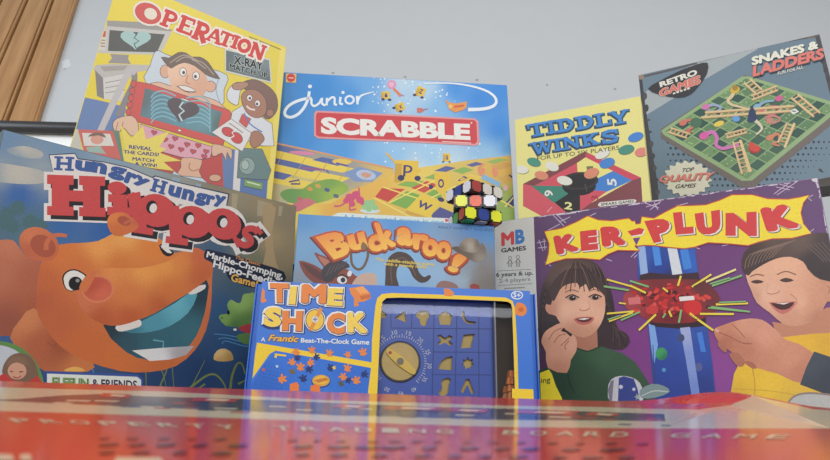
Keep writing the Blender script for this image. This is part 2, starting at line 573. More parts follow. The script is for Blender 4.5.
rim = [T[i, 0] for i in range(nx + 1)] + [T[nx, j] for j in range(1, ny + 1)] + [T[i, ny] for i in range(nx - 1, -1, -1)] + [T[0, j] for j in range(ny - 1, 0, -1)]
low = [bm.verts.new((v.co.x, v.co.y, .012)) for v in rim]
for i in range(len(rim)):
    k = (i+1) % len(rim); bm.faces.new((rim[k], rim[i], low[i], low[k]))
me = bpy.data.meshes.new('lid'); bm.to_mesh(me); bm.free()
REDL = plain('glossy_red_card', (196, 52, 50), .2, .5)
mlid = link('lid', me, REDL, mono)
box('tray', -MW/2 + .003, MW/2 - .003, YF - .257, YB - .263, .0, .04, plain('white_tray_card', (214, 206, 196), .6, .2), mono, .001)
def mono_print():
    MF.begin('cover_print', mlid)
    Z0 = Matrix.Translation((0, .26, 0))
    MF.whole((206, 60, 54), None, 60, 24)
    top = [(-40, 386), (60, 389), (166, 391.5), (332, 400.5), (430, 403), (498, 405.5), (600, 407), (640, 408.6)]
    low = [(900, 428), (830, 428.5), (664, 428.5), (498, 427), (332, 421.5), (166, 416), (0, 411), (-60, 408)]
    MF.poly([(-60, 385)] + top + [(664, 409), (700, 409.4), (730, 408.2), (765, 405), (800, 401), (900, 396)] + low, (222, 203, 170))
    # silhouettes in the dark band of the banner
    MF.poly([(-20, 400), (20, 399), (60, 395.5), (100, 394), (150, 396.5), (240, 399), (332, 403), (430, 407), (520, 409), (600, 412), (664, 414), (720, 418), (780, 423.5), (700, 421.5), (600, 420.5), (498, 420), (400, 417), (332, 415.2), (240, 411), (166, 408), (80, 404.5)], (72, 62, 76))
    rnd = random.Random(3)
    for i in range(46):
        x = 40 + i * 14.5 + rnd.uniform(-4, 4)
        y = 396 + (x - 40) * .034 + rnd.uniform(1, 9)
        w = rnd.uniform(10, 26)
        MF.poly([(x, y), (x + w, y + .6), (x + w*.8, y + 1.9), (x - 2, y + 1.2)], rnd.choice([(222, 203, 170), (198, 66, 60), (106, 104, 130), (222, 203, 170), (50, 46, 60)]))
    for x, y, w in ((104, 393.2, 28), (196, 397.5, 44), (338, 404, 30), (388, 406, 60), (450, 408, 40), (520, 410, 62), (590, 412, 30)):
        MF.poly([(x, y), (x + w, y + 1.5), (x + w*.86, y + 5), (x - 6, y + 3.5)], (200, 62, 58))
        MF.poly([(x + w*.3, y + 1.2), (x + w*.8, y + 2.2), (x + w*.66, y + 3.8), (x + w*.2, y + 2.8)], (228, 214, 186))
    MF.end()
    MF.begin('title_lettering', mlid, 'cream capitals printed on the red lid')
    def word(t, x0, y0, x1, y1, h):
        st = (x1 - x0) / len(t)
        for k, ch in enumerate(t):
            x = x0 + st*k; y = y0 + (y1-y0)*k/len(t)
            lean = (415 - x) / 415 * -9
            MF.text(ch, [(x + lean, y - h), (x + lean + st*.62, y - h + .2), (x + st*.66, y + .3), (x, y)], (226, 208, 176), .02)
    word('PROPERTY', 16, 422.6, 248, 430, 4)
    word('TRADING', 276, 431, 462, 434.6, 4.6)
    word('BOARD', 502, 435, 636, 437.6, 4.6)
    word('GAME', 668, 438, 796, 439.6, 4.4)
    MF.end()
    MF.begin('small_print', mlid, 'blurred dark print on the red lid')
    rnd = random.Random(5)
    for (ya, yb2, h, w, st) in ((438, 444, 1.8, 9, 26), (444, 450, 3, 20, 34), (452, 458, 3, 16, 36)):
        x = 100
        while x < 640:
            y = ya + (yb2 - ya) * (x - 100) / 540
            ww = w * rnd.uniform(.7, 1.2)
            if abs(x - 262) > 26:
                MF.poly([(x, y), (x + ww, y - h*.25), (x + ww*1.1, y + h*.4), (x + ww*.4, y + h), (x - 2, y + h*.7)], (104, 36, 52))
            x += st * rnd.uniform(.8, 1.2)
    MF.poly([(-30, 455), (12, 456), (14, 462), (-30, 464)], (226, 208, 176))
    MF.poly([(20, 456), (30, 455.5), (32, 462), (20, 462)], (226, 208, 176))
    MF.poly([(116, 458.5), (160, 459), (168, 470), (112, 470)], (226, 208, 176))
    MF.end()
    # prints hang on the lid, whose origin is the empty's
    for o in list(mlid.children):
        o.matrix_basis = Matrix.Translation((0, -.26, 0)) @ FM
mono_print()

# ------------------------------------------------------------------ hospital game, back left
P_OP = (-.3525, .83, .22, 34.24, 13.8, -5.7)
root, lid, F = game_box('board_game_box', 'yellow upright game box with hospital patient cover leaning at the back left', (-.3497, *P_OP[1:]), .2925, .4638, .04, (226, 203, 84), .22)
plinth('support_block_1', P_OP, .27, .045, .22)
F.fade = (.10, (196, 190, 184))  # pale veiling haze mixed into the inks of this cover
F.begin('cover_print', lid)
F.whole((224, 203, 84), [(150, 0, (226, 205, 84)), (270, 60, (222, 202, 82)), (230, 90, (224, 203, 84)), (90, 90, (224, 202, 80)), (260, 180, (218, 196, 80))])
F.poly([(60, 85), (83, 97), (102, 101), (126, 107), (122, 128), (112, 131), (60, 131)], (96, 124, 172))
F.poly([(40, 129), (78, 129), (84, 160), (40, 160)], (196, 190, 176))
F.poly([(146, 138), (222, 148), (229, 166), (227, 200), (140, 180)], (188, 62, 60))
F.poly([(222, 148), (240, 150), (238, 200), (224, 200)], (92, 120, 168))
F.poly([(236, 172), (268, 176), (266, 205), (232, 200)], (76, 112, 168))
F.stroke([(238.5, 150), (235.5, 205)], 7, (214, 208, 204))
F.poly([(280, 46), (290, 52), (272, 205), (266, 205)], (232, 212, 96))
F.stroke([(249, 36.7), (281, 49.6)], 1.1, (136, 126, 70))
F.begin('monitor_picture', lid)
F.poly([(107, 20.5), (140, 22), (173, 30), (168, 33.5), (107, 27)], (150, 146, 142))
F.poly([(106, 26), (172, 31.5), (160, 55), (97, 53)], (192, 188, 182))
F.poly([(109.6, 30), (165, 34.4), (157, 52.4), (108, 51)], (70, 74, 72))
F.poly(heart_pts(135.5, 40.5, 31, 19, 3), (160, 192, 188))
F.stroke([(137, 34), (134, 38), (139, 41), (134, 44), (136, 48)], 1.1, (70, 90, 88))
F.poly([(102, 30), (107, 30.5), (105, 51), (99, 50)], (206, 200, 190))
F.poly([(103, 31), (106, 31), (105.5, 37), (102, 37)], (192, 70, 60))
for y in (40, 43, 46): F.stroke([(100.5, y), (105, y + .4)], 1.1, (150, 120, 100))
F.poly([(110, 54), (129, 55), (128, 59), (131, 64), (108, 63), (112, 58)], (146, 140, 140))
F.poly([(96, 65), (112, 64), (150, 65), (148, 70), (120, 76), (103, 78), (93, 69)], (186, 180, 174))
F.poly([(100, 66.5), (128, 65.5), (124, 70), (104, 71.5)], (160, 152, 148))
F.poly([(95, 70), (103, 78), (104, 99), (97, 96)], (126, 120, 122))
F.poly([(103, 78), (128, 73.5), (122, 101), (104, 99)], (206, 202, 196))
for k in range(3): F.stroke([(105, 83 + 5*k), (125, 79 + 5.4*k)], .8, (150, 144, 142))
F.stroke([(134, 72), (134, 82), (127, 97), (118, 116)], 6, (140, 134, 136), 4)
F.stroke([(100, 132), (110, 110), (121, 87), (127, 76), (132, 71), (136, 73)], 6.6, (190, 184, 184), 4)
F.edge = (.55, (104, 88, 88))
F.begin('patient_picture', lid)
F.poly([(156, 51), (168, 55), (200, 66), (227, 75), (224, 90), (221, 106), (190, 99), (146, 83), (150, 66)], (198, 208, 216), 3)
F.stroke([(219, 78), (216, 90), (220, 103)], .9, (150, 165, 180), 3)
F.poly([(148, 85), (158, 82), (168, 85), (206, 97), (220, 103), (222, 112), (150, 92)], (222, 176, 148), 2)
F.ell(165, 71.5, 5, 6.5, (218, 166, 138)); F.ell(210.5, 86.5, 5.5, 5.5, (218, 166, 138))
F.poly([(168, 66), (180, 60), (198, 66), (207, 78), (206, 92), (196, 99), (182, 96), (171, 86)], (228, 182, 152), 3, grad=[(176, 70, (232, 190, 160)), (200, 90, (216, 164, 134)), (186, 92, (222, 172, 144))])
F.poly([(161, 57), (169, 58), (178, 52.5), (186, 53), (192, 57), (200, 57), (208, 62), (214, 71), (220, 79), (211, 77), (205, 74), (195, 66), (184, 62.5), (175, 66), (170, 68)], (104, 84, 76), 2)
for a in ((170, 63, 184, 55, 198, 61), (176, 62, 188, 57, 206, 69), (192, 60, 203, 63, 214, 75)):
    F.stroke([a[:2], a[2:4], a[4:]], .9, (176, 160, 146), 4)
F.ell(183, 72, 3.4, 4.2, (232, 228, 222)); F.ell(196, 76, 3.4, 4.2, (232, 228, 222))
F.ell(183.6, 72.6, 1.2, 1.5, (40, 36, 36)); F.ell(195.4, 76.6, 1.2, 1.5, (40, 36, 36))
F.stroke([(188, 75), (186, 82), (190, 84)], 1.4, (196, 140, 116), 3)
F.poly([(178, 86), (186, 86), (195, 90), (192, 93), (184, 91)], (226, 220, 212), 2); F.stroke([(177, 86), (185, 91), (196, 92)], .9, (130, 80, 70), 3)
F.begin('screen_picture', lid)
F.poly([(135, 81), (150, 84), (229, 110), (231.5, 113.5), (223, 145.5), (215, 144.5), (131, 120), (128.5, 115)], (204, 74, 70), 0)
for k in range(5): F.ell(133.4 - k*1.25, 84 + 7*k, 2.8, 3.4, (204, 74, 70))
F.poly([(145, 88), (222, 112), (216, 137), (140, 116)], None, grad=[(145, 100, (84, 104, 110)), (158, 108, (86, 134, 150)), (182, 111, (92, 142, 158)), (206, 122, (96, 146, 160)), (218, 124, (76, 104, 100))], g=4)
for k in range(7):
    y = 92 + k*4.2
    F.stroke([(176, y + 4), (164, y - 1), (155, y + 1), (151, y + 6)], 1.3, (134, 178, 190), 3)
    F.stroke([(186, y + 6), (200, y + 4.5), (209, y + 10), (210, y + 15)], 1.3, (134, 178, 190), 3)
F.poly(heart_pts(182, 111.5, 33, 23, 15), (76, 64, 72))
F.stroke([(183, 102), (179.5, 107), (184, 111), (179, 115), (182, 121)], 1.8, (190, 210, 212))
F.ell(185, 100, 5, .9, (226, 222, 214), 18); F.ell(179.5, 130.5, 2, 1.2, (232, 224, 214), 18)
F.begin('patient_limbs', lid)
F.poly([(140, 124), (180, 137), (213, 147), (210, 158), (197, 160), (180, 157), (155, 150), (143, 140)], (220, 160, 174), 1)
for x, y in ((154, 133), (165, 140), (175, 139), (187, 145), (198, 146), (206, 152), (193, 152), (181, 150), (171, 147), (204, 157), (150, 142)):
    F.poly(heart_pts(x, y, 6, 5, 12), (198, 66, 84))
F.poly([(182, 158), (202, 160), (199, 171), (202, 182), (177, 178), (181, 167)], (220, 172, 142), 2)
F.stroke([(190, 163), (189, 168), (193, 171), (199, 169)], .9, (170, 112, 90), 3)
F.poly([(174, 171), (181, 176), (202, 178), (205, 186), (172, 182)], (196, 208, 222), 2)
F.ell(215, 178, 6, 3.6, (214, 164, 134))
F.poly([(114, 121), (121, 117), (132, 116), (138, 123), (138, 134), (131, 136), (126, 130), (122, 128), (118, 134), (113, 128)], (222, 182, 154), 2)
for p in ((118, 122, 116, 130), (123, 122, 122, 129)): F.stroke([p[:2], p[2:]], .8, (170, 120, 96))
F.poly([(213, 144), (226, 147), (232, 150), (231, 160), (227, 152), (226, 161), (222, 153), (216, 156), (212, 155)], (218, 176, 148), 2)
F.begin('doctor_picture', lid)
F.poly([(228, 90), (236, 82.5), (246, 84), (240, 92), (238, 105), (231, 103), (227, 98)], (214, 216, 220), 2)
F.poly([(232, 112), (243, 105), (260, 116), (272, 124), (274, 146), (262, 146), (246, 140), (230, 125)], (214, 216, 220), 1)
F.poly([(241, 84), (252, 79.5), (265, 84), (276, 95), (277, 110), (269, 119), (262, 114), (256, 92), (246, 90)], (120, 86, 76), 3)
F.poly([(241, 97), (247, 90), (258, 91), (266, 101), (265, 114), (256, 118), (246, 112)], (164, 114, 92), 3)
F.ell(270, 113, 3.6, 3.6, (164, 114, 92))
F.poly([(233, 84), (246, 82), (248, 86), (240, 90), (233, 89)], (172, 126, 104), 2)
F.ell(249.5, 98, 2.8, 3.2, (230, 226, 222)); F.ell(257.5, 103.5, 2.8, 3.2, (230, 226, 222))
F.ell(249.8, 98.4, 1, 1.2, (40, 34, 34)); F.ell(257, 104, 1, 1.2, (40, 34, 34))
F.stroke([(246.5, 106), (250, 109), (255, 110)], 1.8, (226, 210, 200), 3)
F.poly([(242, 114), (251, 119), (246, 128), (239, 122)], (200, 76, 72))
F.stroke([(244, 113), (250, 124), (262, 132)], 1.2, (92, 124, 186), 3)
F.poly([(239, 148), (262, 149), (271, 170), (268, 180), (237, 178)], (94, 124, 124))
F.ell(247, 166, 8, 8.5, (134, 160, 154)); F.ell(245, 165, 4, 5, (160, 182, 172))
F.poly([(244.5, 179), (263, 183), (262, 190), (244, 186)], (116, 156, 86)); F.stroke([(247, 182), (260, 185.4)], 1.2, (210, 220, 196))
F.poly([(231, 119), (252, 133.6), (242, 151.5), (211.6, 132.6)], (222, 218, 216))
F.stroke([(229, 123), (243, 133)], .8, (120, 116, 118))
F.ell(228, 132, 6.6, 4.4, (202, 62, 66), 25); F.ell(236.5, 138, 6.6, 5, (202, 62, 66), 40)
F.stroke([(236, 129), (232, 133), (234, 136), (229, 139)], 1.2, (226, 222, 220))
F.poly([(251, 133), (258, 131), (264, 137), (263, 142), (255, 148), (250, 144)], (164, 114, 92), 2)
F.edge = None
F.begin('badge', lid, 'yellow starburst badge on the cover')
F.poly([(120, 124), (131, 139), (143, 126), (146, 139.5), (170, 131), (159.5, 147), (167, 149), (160, 153), (181.5, 161), (163.5, 162), (174, 171), (150, 168), (124, 162), (121, 153), (125, 148), (123, 140)], (230, 208, 90))
for t, q in (('REVEAL', [(129, 145), (152, 147.3), (151.6, 151), (128.8, 148.8)]), ('THE CARDS!', [(123.5, 150), (159, 153), (158.6, 156.6), (123.3, 153.6)]), ('MATCH', [(132.5, 157), (154.5, 159), (154, 162.6), (132.3, 160.6)]), ('& WIN!', [(135, 162), (157, 164), (156.6, 167.6), (134.8, 165.6)])):
    F.text(t, q, (66, 68, 128), .03)
F.begin('small_box_picture', lid)
F.poly([(110, 129.5), (119, 131), (124, 162), (117, 160)], (96, 124, 108))
F.poly([(78, 129.5), (113, 131), (121, 160), (84, 152)], (202, 92, 84))
F.poly([(82, 133), (110, 134), (114, 146), (84, 146)], (216, 208, 200))
F.ell(97, 139.5, 6.5, 5, (214, 150, 130)); F.poly([(88, 137), (93, 133), (102, 133), (106, 138), (98, 135.5)], (116, 90, 78), 2)
F.poly([(86, 147.5), (100, 146), (106, 154), (88, 152)], (150, 176, 164))
F.begin('sign_picture', lid)
F.poly([(224.6, 48.8), (270, 59), (272, 83.6), (225, 72)], (206, 204, 194))
F.poly([(226, 50.4), (269, 60.4), (270.4, 81.6), (226, 70.6)], None, grad=[(228, 54, (74, 96, 102)), (268, 62, (112, 130, 134)), (240, 64, (104, 124, 128)), (232, 70, (72, 92, 98)), (268, 80, (78, 96, 102))], g=4)
xr = [(234, 55.5), (263, 62.3), (262.6, 70.6), (233.6, 64)]; mu = [(229.6, 63.4), (267.6, 73), (267.4, 78.6), (229.4, 69)]
for t, q in (('X-RAY', xr), ('MATCH UP', mu)):
    F.text(t, q, (196, 204, 200), .075, fit=.035); F.text(t, q, (30, 32, 36), .035)
F.begin('title_lettering', lid, 'red slab capitals with a pale outline')
ttl = [('P', qc(169.5, 19.5, 15.82, 17.36, 21)), ('E', qc(186, 25.5, 15.82, 17.92, 21)), ('R', qc(201.5, 32, 15.82, 19.04, 22)), ('A', qc(215, 36, 15.25, 14.56, 22)), ('T', qc(226, 39.5, 14.12, 14.56, 22)), ('I', qc(235.3, 42.2, 7.345, 14, 21)), ('O', qc(244.2, 46, 14.12, 14.56, 20)), ('N', qc(257.5, 51.3, 15.25, 15.68, 20))]
F.ell(148, 13.6, 15.8, 12.2, (228, 220, 208), 24); F.slab(ttl, (228, 220, 208), .27, 1.8)
F.ell(148, 13.6, 13.8, 10.2, (204, 66, 62), 24); F.slab(ttl, (204, 66, 62), .27)
F.ell(150.6, 14, 6.6, 5.6, (226, 216, 196), 30)
F.end()

# ------------------------------------------------------------------ hippo game, front left
HP = (-.3132, .75, 0, 45.65, 2.88, -.66)
root, lid, F = game_box('board_game_box', 'blue upright game box with big orange hippo cover at the front left', HP, .3904, .3146, .03, (88, 104, 110))
OR, ORD, ORL = (204, 112, 62), (178, 94, 66), (224, 150, 84)
F.begin('cover_print', lid)
F.whole(None, [(0, 140, (112, 142, 172)), (60, 146, (120, 150, 176)), (-30, 150, (120, 146, 168)), (110, 160, (140, 162, 178)), (40, 172, (150, 162, 168)), (0, 170, (142, 158, 168)),
  (20, 195, (58, 102, 166)), (-30, 205, (60, 100, 160)), (60, 222, (60, 104, 164)), (110, 228, (52, 98, 162)), (0, 222, (84, 112, 130)), (30, 226, (84, 116, 124)), (-30, 240, (80, 104, 110)),
  (150, 168, (150, 164, 166)), (185, 178, (150, 154, 146)), (215, 190, (140, 132, 112)), (240, 195, (150, 140, 118)), (265, 205, (156, 138, 108)), (290, 215, (140, 128, 106)), (288, 260, (150, 134, 106)), (270, 240, (168, 146, 110)),
  (255, 262, (120, 120, 96)), (250, 230, (118, 118, 96)), (215, 250, (72, 96, 122)), (240, 285, (66, 92, 110)), (285, 300, (80, 96, 104)), (225, 310, (52, 86, 124)), (230, 345, (46, 78, 118)),
  (245, 375, (42, 68, 106)), (160, 380, (42, 66, 104)), (200, 375, (40, 64, 102)), (60, 380, (48, 78, 124)), (0, 345, (60, 92, 140)), (290, 350, (48, 72, 104)), (100, 420, (44, 66, 104)), (280, 410, (44, 66, 100))], 40, 34)
for p in ([(6, 150), (24, 146), (42, 152), (40, 158), (20, 157)], [(-20, 162), (20, 166), (44, 172), (46, 182), (20, 184), (-20, 178)]):
    F.poly(p, None, 4, grad=[(p[0][0], p[0][1], (140, 156, 166)), (p[1][0], p[1][1] + 4, (190, 186, 174)), (p[2][0], p[2][1], (178, 178, 172)), (p[-1][0], p[-1][1], (140, 158, 170))], g=5)
for x, y in ((8, 214), (18, 208), (2, 222), (30, 222), (12, 226), (40, 226)):
    F.poly(star_pts(x, y, 9, 6, 9), (78, 110, 116), 2)
for x0, x1 in ((172, 180), (196, 201), (232, 238), (258, 272), (279, 283)):
    F.poly([(x0, 168 + (x0-140)*.27), (x1, 168 + (x1-140)*.27), (x1 - 2, 216), (x0 - 1, 216)], (170, 158, 130) if x0 > 225 else (150, 168, 182))
F.poly([(262, 206), (276, 208), (272, 232), (276, 262), (284, 284), (262, 275), (266, 250)], (176, 152, 116), 2)
F.begin('pond_picture', lid)
for k in range(3): F.stroke([(214 + 4*k, 334 + 5*k), (226, 331 + 3*k + 4), (244, 338 + 4*k), (256, 336 + 5*k)], .9, (84, 134, 176), 4)
F.stroke([(90, 366), (94, 374), (89, 382)], 1.2, (70, 130, 190), 3)
F.poly([(219, 318), (221, 314.5), (229, 313), (227, 305), (231, 299.5), (237, 303), (241, 302), (243, 295), (248, 293.5), (258, 296), (262, 332), (244, 331), (238, 327), (226, 326)], (118, 152, 82), 2, grad=[(224, 318, (126, 160, 88)), (240, 302, (146, 178, 100)), (248, 322, (92, 126, 70)), (236, 326, (84, 118, 66))])
F.ell(228.4, 312.5, 1.4, 2.4, (30, 34, 30)); F.ell(222, 318, .9, .9, (60, 80, 50))
F.poly([(238, 328), (248, 324), (258, 324), (258, 334), (246, 333)], (168, 60, 70), 2); F.ell(235, 329.6, 1.8, 1.2, (226, 220, 206))
F.poly([(236, 336), (246, 333), (258, 336), (258, 344), (244, 344)], (92, 128, 72), 2)
F.poly([(214, 360), (214.5, 354), (219, 349.5), (225, 348.8), (231, 352), (233.4, 358), (232, 360.5), (223, 361.5)], None, 2, grad=[(219, 352, (222, 186, 124)), (231, 359, (178, 140, 84)), (222, 360, (196, 154, 92))], g=3)
for pts, w in (([(160, 386), (166, 372), (169, 362)], 1.6), ([(145, 362), (146, 378), (146, 390)], 1.2), ([(157, 362), (163, 374), (166, 386)], 1.2), ([(190, 388), (206, 376), (216, 375), (224, 384), (226, 392)], 2.4), ([(192, 386), (200, 370), (205, 360)], 1.0), ([(230, 392), (232, 376), (237, 364), (242, 364), (245, 374)], 2.6), ([(205, 384), (196, 390)], 2), ([(238, 384), (246, 380)], 2.4), ([(172, 366), (174, 388)], 1)):
    F.stroke(pts, w, (118, 128, 74), 4, w2=w*.5)
F.begin('hippo_picture', lid, 'orange animal with a wide open mouth')
F.poly([(-60, 250), (-20, 242), (8, 239.5), (16, 243), (24, 254), (44, 266), (46, 300), (38, 326), (16, 336), (0, 336), (-60, 345)], None, 2, grad=[(8, 243, (196, 122, 92)), (0, 270, (186, 112, 84)), (30, 280, (176, 100, 74)), (10, 325, (150, 84, 66)), (40, 310, (168, 92, 64)), (-50, 290, (170, 98, 76))], g=7)
F.poly([(10, 338), (20, 320), (34, 308), (60, 330), (92, 360), (88, 371.5), (46, 372), (24, 354)], None, 2, grad=[(26, 318, (204, 128, 84)), (40, 345, (176, 96, 66)), (80, 368, (200, 118, 70)), (60, 345, (160, 84, 56))], g=6)
F.poly([(64, 371), (70, 367.5), (78, 367), (85, 371)], (226, 172, 90), 2)
# head and jaws
F.poly([(40, 266), (46, 254), (60, 244.5), (80, 243), (98, 241), (112, 234), (125, 230), (143, 230), (156, 236), (166, 244), (174, 253), (184, 250), (193, 247.5), (202, 250), (209, 257), (212.5, 266), (212, 280), (211, 306), (206, 330), (195, 350), (176, 366), (150, 372), (120, 371), (84, 360), (60, 346), (44, 326), (36, 306)], None, 2,
  grad=[(60, 252, (212, 120, 66)), (125, 236, (232, 164, 90)), (100, 246, (232, 158, 84)), (150, 250, (220, 132, 66)), (80, 268, (208, 116, 64)), (120, 265, (210, 122, 62)), (45, 280, (196, 104, 62)), (60, 320, (190, 100, 62)), (85, 345, (200, 106, 58)), (120, 366, (206, 112, 58)), (160, 368, (200, 108, 60)), (195, 345, (206, 116, 72)), (210, 310, (204, 112, 72)), (205, 258, (206, 112, 74)), (190, 255, (220, 130, 70)), (40, 300, (184, 96, 64)), (150, 285, (206, 114, 62))], g=7)
F.poly([(103, 325), (140, 315), (175, 297), (206, 278), (207, 300), (201, 325), (190, 345), (170, 358), (148, 360), (126, 352)], None, 2, grad=[(110, 326, (44, 58, 66)), (150, 345, (58, 100, 112)), (200, 290, (44, 66, 78)), (190, 335, (66, 112, 122)), (130, 345, (52, 84, 96)), (170, 340, (60, 104, 116))], g=6)
F.poly([(118, 329), (140, 322), (175, 303), (195, 289), (196.5, 297), (188, 313), (170, 326), (150, 332), (132, 333)], None, 2, grad=[(180, 302, (108, 178, 192)), (150, 322, (84, 150, 166)), (190, 300, (92, 160, 176)), (130, 331, (66, 120, 136))], g=5)
F.stroke([(153, 340), (163.5, 341.5), (163, 350)], 1.4, (108, 168, 178))
F.poly([(132, 350.5), (160, 348), (194, 346), (186, 355), (170, 359.5), (150, 361)], None, grad=[(150, 352, (222, 218, 216)), (180, 354, (176, 170, 172)), (160, 360, (226, 222, 220))], g=4)
F.poly([(116, 326), (128, 322), (139, 319.6), (141.5, 323), (139, 327), (122, 331.5), (116.6, 330)], (226, 214, 206), 2)
F.poly([(188, 291), (197, 286.5), (205, 284.5), (205, 288.5), (197, 293), (190, 294.5)], (226, 218, 210), 2)
# muzzle
F.poly([(77, 288), (82, 278), (92, 270), (110, 268), (140, 268), (166, 262), (184, 252), (194, 248), (204, 251), (211, 261), (213, 272), (205, 281), (190, 292), (170, 304), (155, 313), (138, 320), (120, 325.5), (102, 324), (86, 314), (78, 302)], None, 2,
  grad=[(110, 271, (224, 142, 78)), (145, 272, (232, 156, 80)), (165, 266, (230, 152, 76)), (95, 275, (212, 122, 70)), (86, 300, (206, 116, 80)), (100, 320, (186, 92, 56)), (130, 318, (190, 94, 54)), (130, 295, (214, 124, 70)), (170, 290, (210, 118, 62)), (200, 275, (198, 104, 62)), (200, 256, (204, 106, 70)), (180, 262, (222, 136, 72)), (160, 305, (192, 98, 56))], g=6)
F.ell(97.5, 289, 16.5, 14, (216, 128, 92)); F.ell(97.5, 289, 14.5, 12, (202, 96, 74), grad=[(92, 284, (190, 86, 66)), (102, 296, (210, 106, 80))])
# ears, eyes
F.poly(ring_pts(39, 244.5, 21, 16.5, 28), None, grad=[(30, 236, (208, 122, 84)), (52, 258, (198, 106, 70)), (26, 250, (190, 104, 74))])
F.poly(ring_pts(43, 246, 13.5, 10.5, 32), (170, 88, 66)); F.stroke([(46, 250), (47, 242), (53, 236), (60, 235), (67, 236)], 5, (200, 112, 78), 4, w2=3.4)
F.poly([(107, 219), (112, 213.5), (120, 212), (130, 215), (139, 225), (134, 231), (120, 236), (110, 232)], None, 2, grad=[(112, 216, (220, 132, 74)), (130, 222, (206, 112, 72)), (115, 230, (206, 114, 66))], g=4)
F.poly(ring_pts(124, 221, 7, 4.5, 20), (174, 88, 68)); F.stroke([(124, 224), (130, 221), (138, 226)], 2.6, (196, 106, 80), 3)
F.poly([(62, 278), (66, 271.5), (74, 269), (82, 272), (88, 278), (80, 286), (72, 291.5), (65, 288)], (52, 38, 36), 2)
F.poly([(63.5, 278.5), (67, 272.6), (74, 270.4), (81, 273), (86, 278), (79, 286), (72, 290.6), (66, 288)], (228, 224, 216), 2)
F.ell(75.5, 283.5, 7, 7, (36, 32, 36)); F.ell(77.5, 280.6, 2, 1.8, (150, 144, 146))
F.poly([(79, 288), (84, 278), (92, 271), (96, 274), (86, 292)], (208, 118, 72), 2)
F.poly([(159, 245.5), (163, 244.5), (170, 249), (174, 253), (169, 256.5), (163, 254)], (46, 40, 42), 2); F.poly([(160.5, 246), (165, 246.4), (172, 252.6), (167, 252.6)], (228, 224, 218), 2)
F.stroke([(47, 342), (53, 346), (57, 343)], 1, (150, 76, 52), 3)
F.begin('tagline', lid, 'small slogan on a navy outline')
F.poly([(206, 249.5), (215, 251), (236, 256), (262, 264), (284, 272), (283, 283), (262, 290), (230, 280), (226, 271), (211, 262), (204, 258)], (44, 48, 66), 2)
F.text('The Classic', [(235.5, 255.2), (260.5, 262.6), (260, 266), (235, 258.6)], (220, 152, 84), .015)
F.text('Marble-Chomping,', [(207.5, 251), (284, 272.5), (282, 281.5), (205.6, 259)], (232, 228, 224), .03)
F.text('Hippo-Feeding', [(214, 260), (284, 281), (282, 291), (212.2, 269)], (232, 228, 224), .03)
F.text('Game!', [(232, 273.4), (258.5, 280.4), (257, 288), (230.4, 281)], (230, 176, 84), .03)
F.begin('player_picture', lid)
F.ell(-2, 391, 46.5, 50, (98, 138, 78), n=40); F.ell(-4, 391, 42, 46, (190, 194, 200), n=40)
F.poly([(2, 371), (8, 358), (18, 353), (30, 356), (37, 368), (38, 384), (28, 388), (8, 384)], (124, 96, 78), 3)
F.ell(17, 371, 9.5, 8.5, (206, 152, 128)); F.poly([(6, 366), (16, 362), (28, 366), (24, 357), (12, 357)], (134, 104, 84), 2)
F.stroke([(10, 371), (13, 372)], 1, (90, 60, 50)); F.stroke([(19, 372), (23, 371.6)], 1, (90, 60, 50)); F.stroke([(13, 376.5), (17, 378), (21, 376)], 1.2, (170, 80, 76), 3)
F.poly([(-12, 384), (4, 373.5), (12, 380), (28, 382), (38, 376), (42, 395), (-12, 395)], (192, 64, 62), 2)
F.begin('maker_label', lid)
F.poly([(46, 371), (138, 374.2), (143, 379), (143, 396), (46, 394)], (60, 84, 150), 0); F.poly([(47, 373.6), (137, 376.8), (141, 380), (141, 396), (47, 394)], (222, 222, 214))
F.text('ELEFUN', [(52, 377), (89, 378.6), (89, 388), (52, 387)], (58, 62, 48), .05); F.text('ELEFUN', [(52, 377), (89, 378.6), (89, 388), (52, 387)], (120, 160, 84), .015)
F.text('& FRIENDS', [(92, 378.8), (137, 380.6), (137, 389.6), (92, 388.2)], (64, 52, 76), .03)
F.begin('title_lettering', lid, 'blue and red game title with white and black outlines')
h1 = [('H', qc(64, 163.6, 20, 14, 3)), ('u', qc(83.2, 166, 16.5, 10.5, 7)), ('n', qc(99, 168, 16, 11, 11)), ('g', qc(117, 173.4, 17, 13.5, 16)), ('r', qc(130.6, 178.6, 11.5, 12, 22)), ('y', qc(141.4, 182, 15, 10.5, 25)),
      ('H', qc(158.8, 186.4, 15.5, 13.5, 16)), ('u', qc(174.6, 191.4, 13, 11, 15)), ('n', qc(188.2, 195, 12.5, 11, 14)), ('g', qc(200.6, 199.4, 12, 13, 13)), ('r', qc(210.3, 200.4, 8.5, 10.5, 12)), ('y', qc(219.6, 201.4, 11.5, 12, 12))]
WH, RD, BK, BL = (224, 218, 212), (202, 80, 80), (48, 44, 48), (72, 98, 154)
F.poly([(48.6, 154.6), (75, 153), (78, 158.4), (104, 161.6), (128, 167), (152, 177), (155, 175.4), (178, 182), (229.4, 193.6), (226.4, 209.6), (205, 213), (190, 205), (150, 198), (110, 184), (54, 176)], (60, 70, 96))
F.poly([(49.6, 155.4), (74.6, 154), (77.6, 159.4), (104, 162.6), (128, 168), (152.4, 178.2), (155.6, 176.6), (178, 183), (228, 194.6), (225.4, 209), (205, 214), (190, 206), (150, 199), (110, 184), (54, 176)], WH)
def rectq(x0, y0, x1, y1, k=.035): return [(x0, y0 + (x0-47)*k), (x1, y0 + (x1-47)*k), (x1, y1 + (x1-47)*k), (x0, y1 + (x0-47)*k)]
HR = [(47, 174.6, 73.5, 184), (79, 174.6, 105, 184), (51.6, 176, 69, 214), (83, 176, 100, 214), (66, 189.5, 86, 200.5), (47, 206, 73.5, 215), (79, 206, 105.5, 215), (108, 192, 127, 200), (112.6, 193, 127.4, 213), (107, 204.6, 131, 213)]
